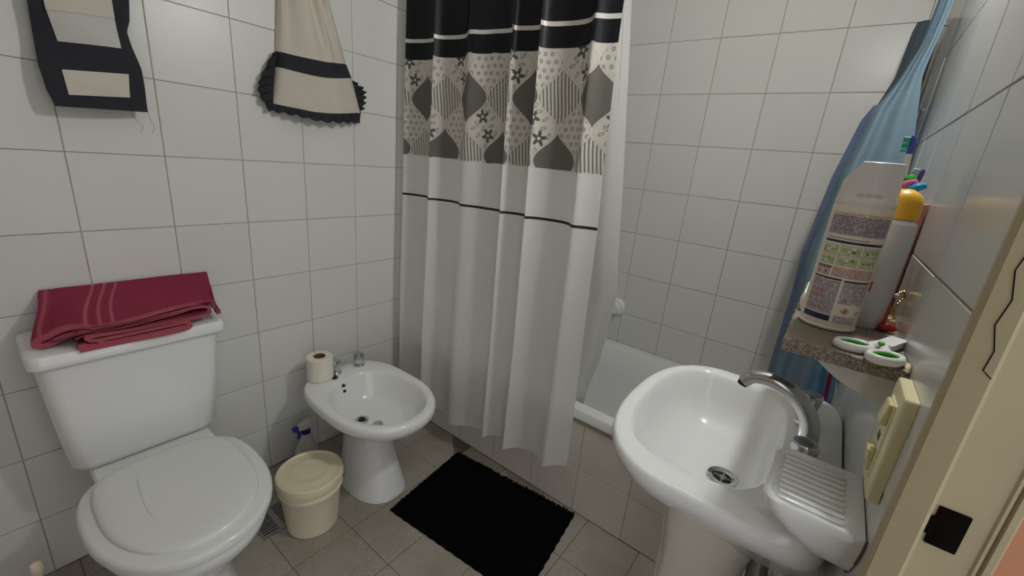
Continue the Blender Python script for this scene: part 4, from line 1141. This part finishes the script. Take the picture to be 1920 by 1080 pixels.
def org_panel(name, y0b, y1b, y0t, y1t, zb0, zb1, zt0, zt1, m, lift=0.003):
    a = np.linspace(0, 1, 24)[None, :] * np.ones((16, 1)); b = np.linspace(0, 1, 16)[:, None] * np.ones((1, 24))
    y = (y0b + (y1b - y0b) * a) * (1 - b) + (y0t + (y1t - y0t) * a) * b
    z = (zb0 + (zb1 - zb0) * a) * (1 - b) + (zt0 + (zt1 - zt0) * a) * b
    l = np.interp(z, LE[0], LE[1]); r = np.interp(z, RE[0], RE[1])
    Q = org((y - l) / (r - l), z, lift)
    Q[..., 0] += 0.006 * np.sin(PI * a) * np.sin(PI * b)
    return obj(name, np_slab(Q, (-0.002, 0, 0)), m, hb, smooth=60)
org_panel('pocket', 0.2195, 0.3325, 0.2180, 0.3370, 1.317, 1.3285, 1.371, 1.3835, 'cream_cloth')
org_panel('pocket', 0.2210, 0.3315, 0.2125, 0.3300, 1.4300, 1.4405, 1.493, 1.508, 'white_cloth')
org_panel('pocket_flap', 0.2120, 0.3300, 0.2080, 0.3340, 1.491, 1.506, 1.640, 1.650, 'cream_cloth', 0.0055)
for (y0, y1, z1) in ((0.333, 0.348, 1.247), (0.366, 0.371, 1.243)):
    obj('loose_thread', tube(smooth_path([(0.044, y0, 1.300), (0.040, y0 + .004, 1.280), (0.042, y1 + .004, 1.262), (0.040, y1 - .002, z1)], 5), 0.0004, 5), 'thread', hb)
obj('hanger_loop', tube(smooth_path([(0.008, 0.25, 1.80), (0.010, 0.28, 1.87), (0.008, 0.31, 1.80)], 6), 0.002, 8), 'black_cloth', hb)
obj('wall_hook', tube(smooth_path([(0.0008, 0.28, 1.86), (0.018, 0.28, 1.858), (0.020, 0.28, 1.875)], 5), 0.003, 8), 'chrome', hb)

db = thing('drawstring_bag', (0.03, 0.86, 1.34), 'gathered cream cloth bag with black band and ruffles on the left wall', 'bag')
BR = [(1.93, 0.806, 1.935, 0.834), (1.668, 0.735, 1.719, 0.905), (1.525, 0.722, 1.535, 0.967), (1.479, 0.718, 1.492, 0.983), (1.362, 0.700, 1.380, 1.024)]   # z_left, y_left, z_right, y_right
def bag(u, w):
    """w: 0 top .. 4 bottom (row units)"""
    zl = np.interp(w, range(5), [r[0] for r in BR]); yl = np.interp(w, range(5), [r[1] for r in BR])
    zr = np.interp(w, range(5), [r[2] for r in BR]); yr = np.interp(w, range(5), [r[3] for r in BR])
    y = yl + (yr - yl) * u
    sag = np.interp(w, [0, 1, 2, 3, 4], [0, 0.004, 0.014, 0.014, 0.010])
    z = zl + (zr - zl) * u - sag * np.sin(PI * np.clip(u * 1.1, 0, 1)) * np.where(w < 2.5, .7, 1)
    body = np.interp(w, [0, 1, 2, 3, 4], [0.006, 0.030, 0.048, 0.056, 0.040])
    x = 0.008 + body * np.sin(PI * np.clip(u, 0.0, 1.0)) ** 0.55
    pl = np.interp(w, [0, 0.8, 1.6, 2.0, 4], [0.002, 0.011, 0.008, 0.002, 0.001])
    x = x + pl * np.sin(u * 21 + 1.3 * np.sin(u * 9)) + 0.003 * np.sin(u * 7 + w * 2.4) * (w > 1)
    return np.stack([x, y, z], -1)
def bag_part(name, w0, w1, m, lift=0.0, nu_=70, nv_=40):
    u = np.linspace(0, 1, nu_)[None, :] * np.ones((nv_, 1)); w = w0 + (w1 - w0) * np.linspace(0, 1, nv_)[:, None] * np.ones((1, nu_))
    Q = bag(u, w) + np.array([lift, 0, 0])
    return obj(name, np_slab(Q, (-0.002, 0, 0)), m, db, smooth=60)
bag_part('gathered_top', 0.0, 2.1, 'cream_cloth')
bag_part('black_band', 2.0, 3.0, 'black_cloth', 0.0018)
bag_part('lower_panel', 2.95, 4.0, 'cream_cloth', 0.0004)
obj('back_cloth', np_slab(bag(np.linspace(0, 1, 30)[None, :] * np.ones((30, 1)), np.linspace(0, 4, 30)[:, None] * np.ones((1, 30))) * np.array([0, 1, 1]) + np.array([0.004, 0, 0]), (-0.002, 0, 0)), 'cream_cloth', db, smooth=60)
def ruffle(name, inner, outer, n_, amp, freq):
    a = np.linspace(0, 1, n_); I = np.array([tuple(p) for p in smooth_path(inner, 12)]); O = np.array([tuple(p) for p in smooth_path(outer, 12)])
    f = lambda A: np.stack([np.interp(a, np.linspace(0, 1, len(A)), A[:, k]) for k in range(3)], -1)
    I, O = f(I), f(O)
    b = np.linspace(0, 1, 6)[:, None, None]
    Q = I[None] * (1 - b) + O[None] * b
    Q[..., 0] += amp * np.sin(a * freq)[None, :] * b[..., 0]
    dirv = (O - I); dirv /= np.linalg.norm(dirv, axis=1)[:, None] + 1e-9
    Q += (0.0035 * np.sin(a * freq * 1.0 + 0.8))[None, :, None] * dirv[None] * b
    return obj(name, np_slab(Q, (-0.0018, 0, 0)), 'black_cloth', db, smooth=60)
ruffle('ruffle', [(0.016, 0.722, 1.525), (0.016, 0.712, 1.46), (0.016, 0.704, 1.41), (0.016, 0.700, 1.365)], [(0.018, 0.710, 1.518), (0.024, 0.668, 1.445), (0.026, 0.655, 1.395), (0.028, 0.682, 1.345)], 90, 0.007, 40)
ruffle('ruffle', [(0.014, 0.700, 1.368), (0.046, 0.76, 1.362), (0.050, 0.86, 1.358), (0.044, 0.95, 1.370), (0.014, 1.022, 1.384)], [(0.020, 0.682, 1.345), (0.046, 0.75, 1.340), (0.050, 0.85, 1.332), (0.044, 0.95, 1.340), (0.018, 1.014, 1.347)], 140, 0.005, 60)
ruffle('ruffle', [(0.012, 0.984, 1.490), (0.012, 1.000, 1.45), (0.012, 1.012, 1.42), (0.012, 1.020, 1.388)], [(0.018, 1.004, 1.484), (0.020, 1.034, 1.462), (0.020, 1.036, 1.43), (0.018, 1.030, 1.395)], 70, 0.006, 34)
obj('drawstring', tube(smooth_path([(0.012, 0.806, 1.930), (0.014, 0.818, 1.990), (0.012, 0.832, 1.934)], 6), 0.002, 8), 'cream_cloth', db)
obj('wall_hook', tube(smooth_path([(0.0008, 0.818, 1.985), (0.020, 0.818, 1.982), (0.022, 0.818, 1.998)], 5), 0.003, 8), 'chrome', db)

# ------------------------------------------------------------------ towels hanging on the right wall
XLz = [0.55, 0.70, 0.94, 1.07, 1.15, 1.30, 1.46, 1.52, 1.60, 1.72, 1.90]
XLx = [1.490, 1.489, 1.491, 1.486, 1.493, 1.505, 1.533, 1.560, 1.582, 1.588, 1.620]
def hang(name_part, parent, m, ynear, yfar, ztop, zbot, dx, xr, pleat=0.006, fr=7.0, seed=0.0, th=(0.0, -0.003, 0.0), front=1.0):
    """cloth folded over a hook: runs from the wall out to the left edge and back to the wall"""
    n1, n2 = 64, 80
    t = np.linspace(0, 1, n1)[None, :] * np.ones((n2, 1)); z = zbot + (ztop - zbot) * np.linspace(0, 1, n2)[:, None] * np.ones((1, n1))
    xl = np.interp(z, XLz, XLx) + dx
    xw = np.interp(z, xr[0], xr[1])
    spread = np.interp(z, [0.55, 1.2, ztop], [1.0, 0.9, 0.25])
    yc = (ynear + yfar) / 2
    y0 = yc + (ynear - yc) * spread; y1 = yc + (yfar - yc) * spread
    s = np.sin(PI * t)                       # 0 at the wall, 1 at the left edge
    x = xw + (xl - xw) * s ** 0.75
    y = y0 + (y1 - y0) * (0.5 - 0.5 * np.cos(PI * t)) * front
    y = y + pleat * np.sin(fr * 2 * PI * s * (0.5 + 0.2 * np.sin(seed)) + seed + z * 1.3) * np.sin(PI * t) ** .5 * np.interp(z, [0.55, ztop], [1.2, 0.5])
    Q = np.stack([np.minimum(x, XR - 0.003), y, z], -1)
    return obj(name_part, np_slab(Q, th), m, parent, smooth=70)
XRW = ([0.5, 1.30, 1.38, 1.53, 1.66, 1.95], [1.645, 1.645, 1.641, 1.616, 1.626, 1.640])
g1 = thing('bath_towel', (1.60, 1.44, 0.60), 'pale grey-blue towel draped in front of the blue towel by the shelf', 'towel', 'towels hanging on the right wall')
hang('cloth', g1, 'towel_grey', 1.36, 1.52, 1.93, 0.60, 0.016, XRW, 0.017, 3.0, 0.4)
g2 = thing('bath_towel', (1.60, 1.60, 0.56), 'deep blue terry towel hanging behind the pale grey-blue towel', 'towel', 'towels hanging on the right wall')
hang('cloth', g2, 'towel_blue', 1.535, 1.72, 1.50, 0.56, -0.004, ([0.5, 1.3, 1.60], [1.645, 1.645, 1.635]), 0.012, 4.0, 2.0)
g3 = thing('bath_robe', (1.60, 1.80, 1.1), 'dark slate cloth hanging highest in the far right corner', 'cloth', 'towels hanging on the right wall')
hang('cloth', g3, 'towel_dark', 1.735, 1.86, 1.745, 1.10, -0.006, ([0.5, 1.3, 1.90], [1.645, 1.645, 1.640]), 0.006, 3.0, 1.0)
g4 = thing('hand_towel', (1.62, 1.29, 0.62), 'small blue towel with a red stripe hanging under the shelf', 'towel', 'towels hanging on the right wall')
n1, n2 = 40, 40
t = np.linspace(0, 1, n1)[None, :] * np.ones((n2, 1)); z_ = 0.66 + (0.98 - 0.66) * np.linspace(0, 1, n2)[:, None] * np.ones((1, n1))
def ht(t, z_): return np.stack([1.597 + 0.048 * t + 0.004 * np.sin(z_ * 20), 1.275 + 0.012 * np.sin(t * 9 + z_ * 3) + 0.02 * t, z_], -1)
obj('cloth', np_slab(ht(t, z_), (0, 0.006, 0)), 'towel_blue2', g4, smooth=60)
obj('red_stripe', np_slab(ht(0.66 + 0.15 * t, z_) + np.array([0, -0.0008, 0]), (0, 0.0005, 0)), 'red_stripe', g4, smooth=60)
obj('wall_hook', tube([(XR - .0008, 1.30, 0.975), (1.625, 1.298, 0.975), (1.622, 1.297, 0.985)], 0.003, 8), 'chrome', g4)
for (hy, hz_, g_) in ((1.44, 1.93, g1), (1.63, 1.50, g2), (1.80, 1.745, g3)):
    obj('wall_hook', tube(smooth_path([(XR - .0008, hy, hz_ - .01), (1.632, hy, hz_ - .012), (1.628, hy, hz_ + .008)], 5), 0.003, 8), 'chrome', g_)
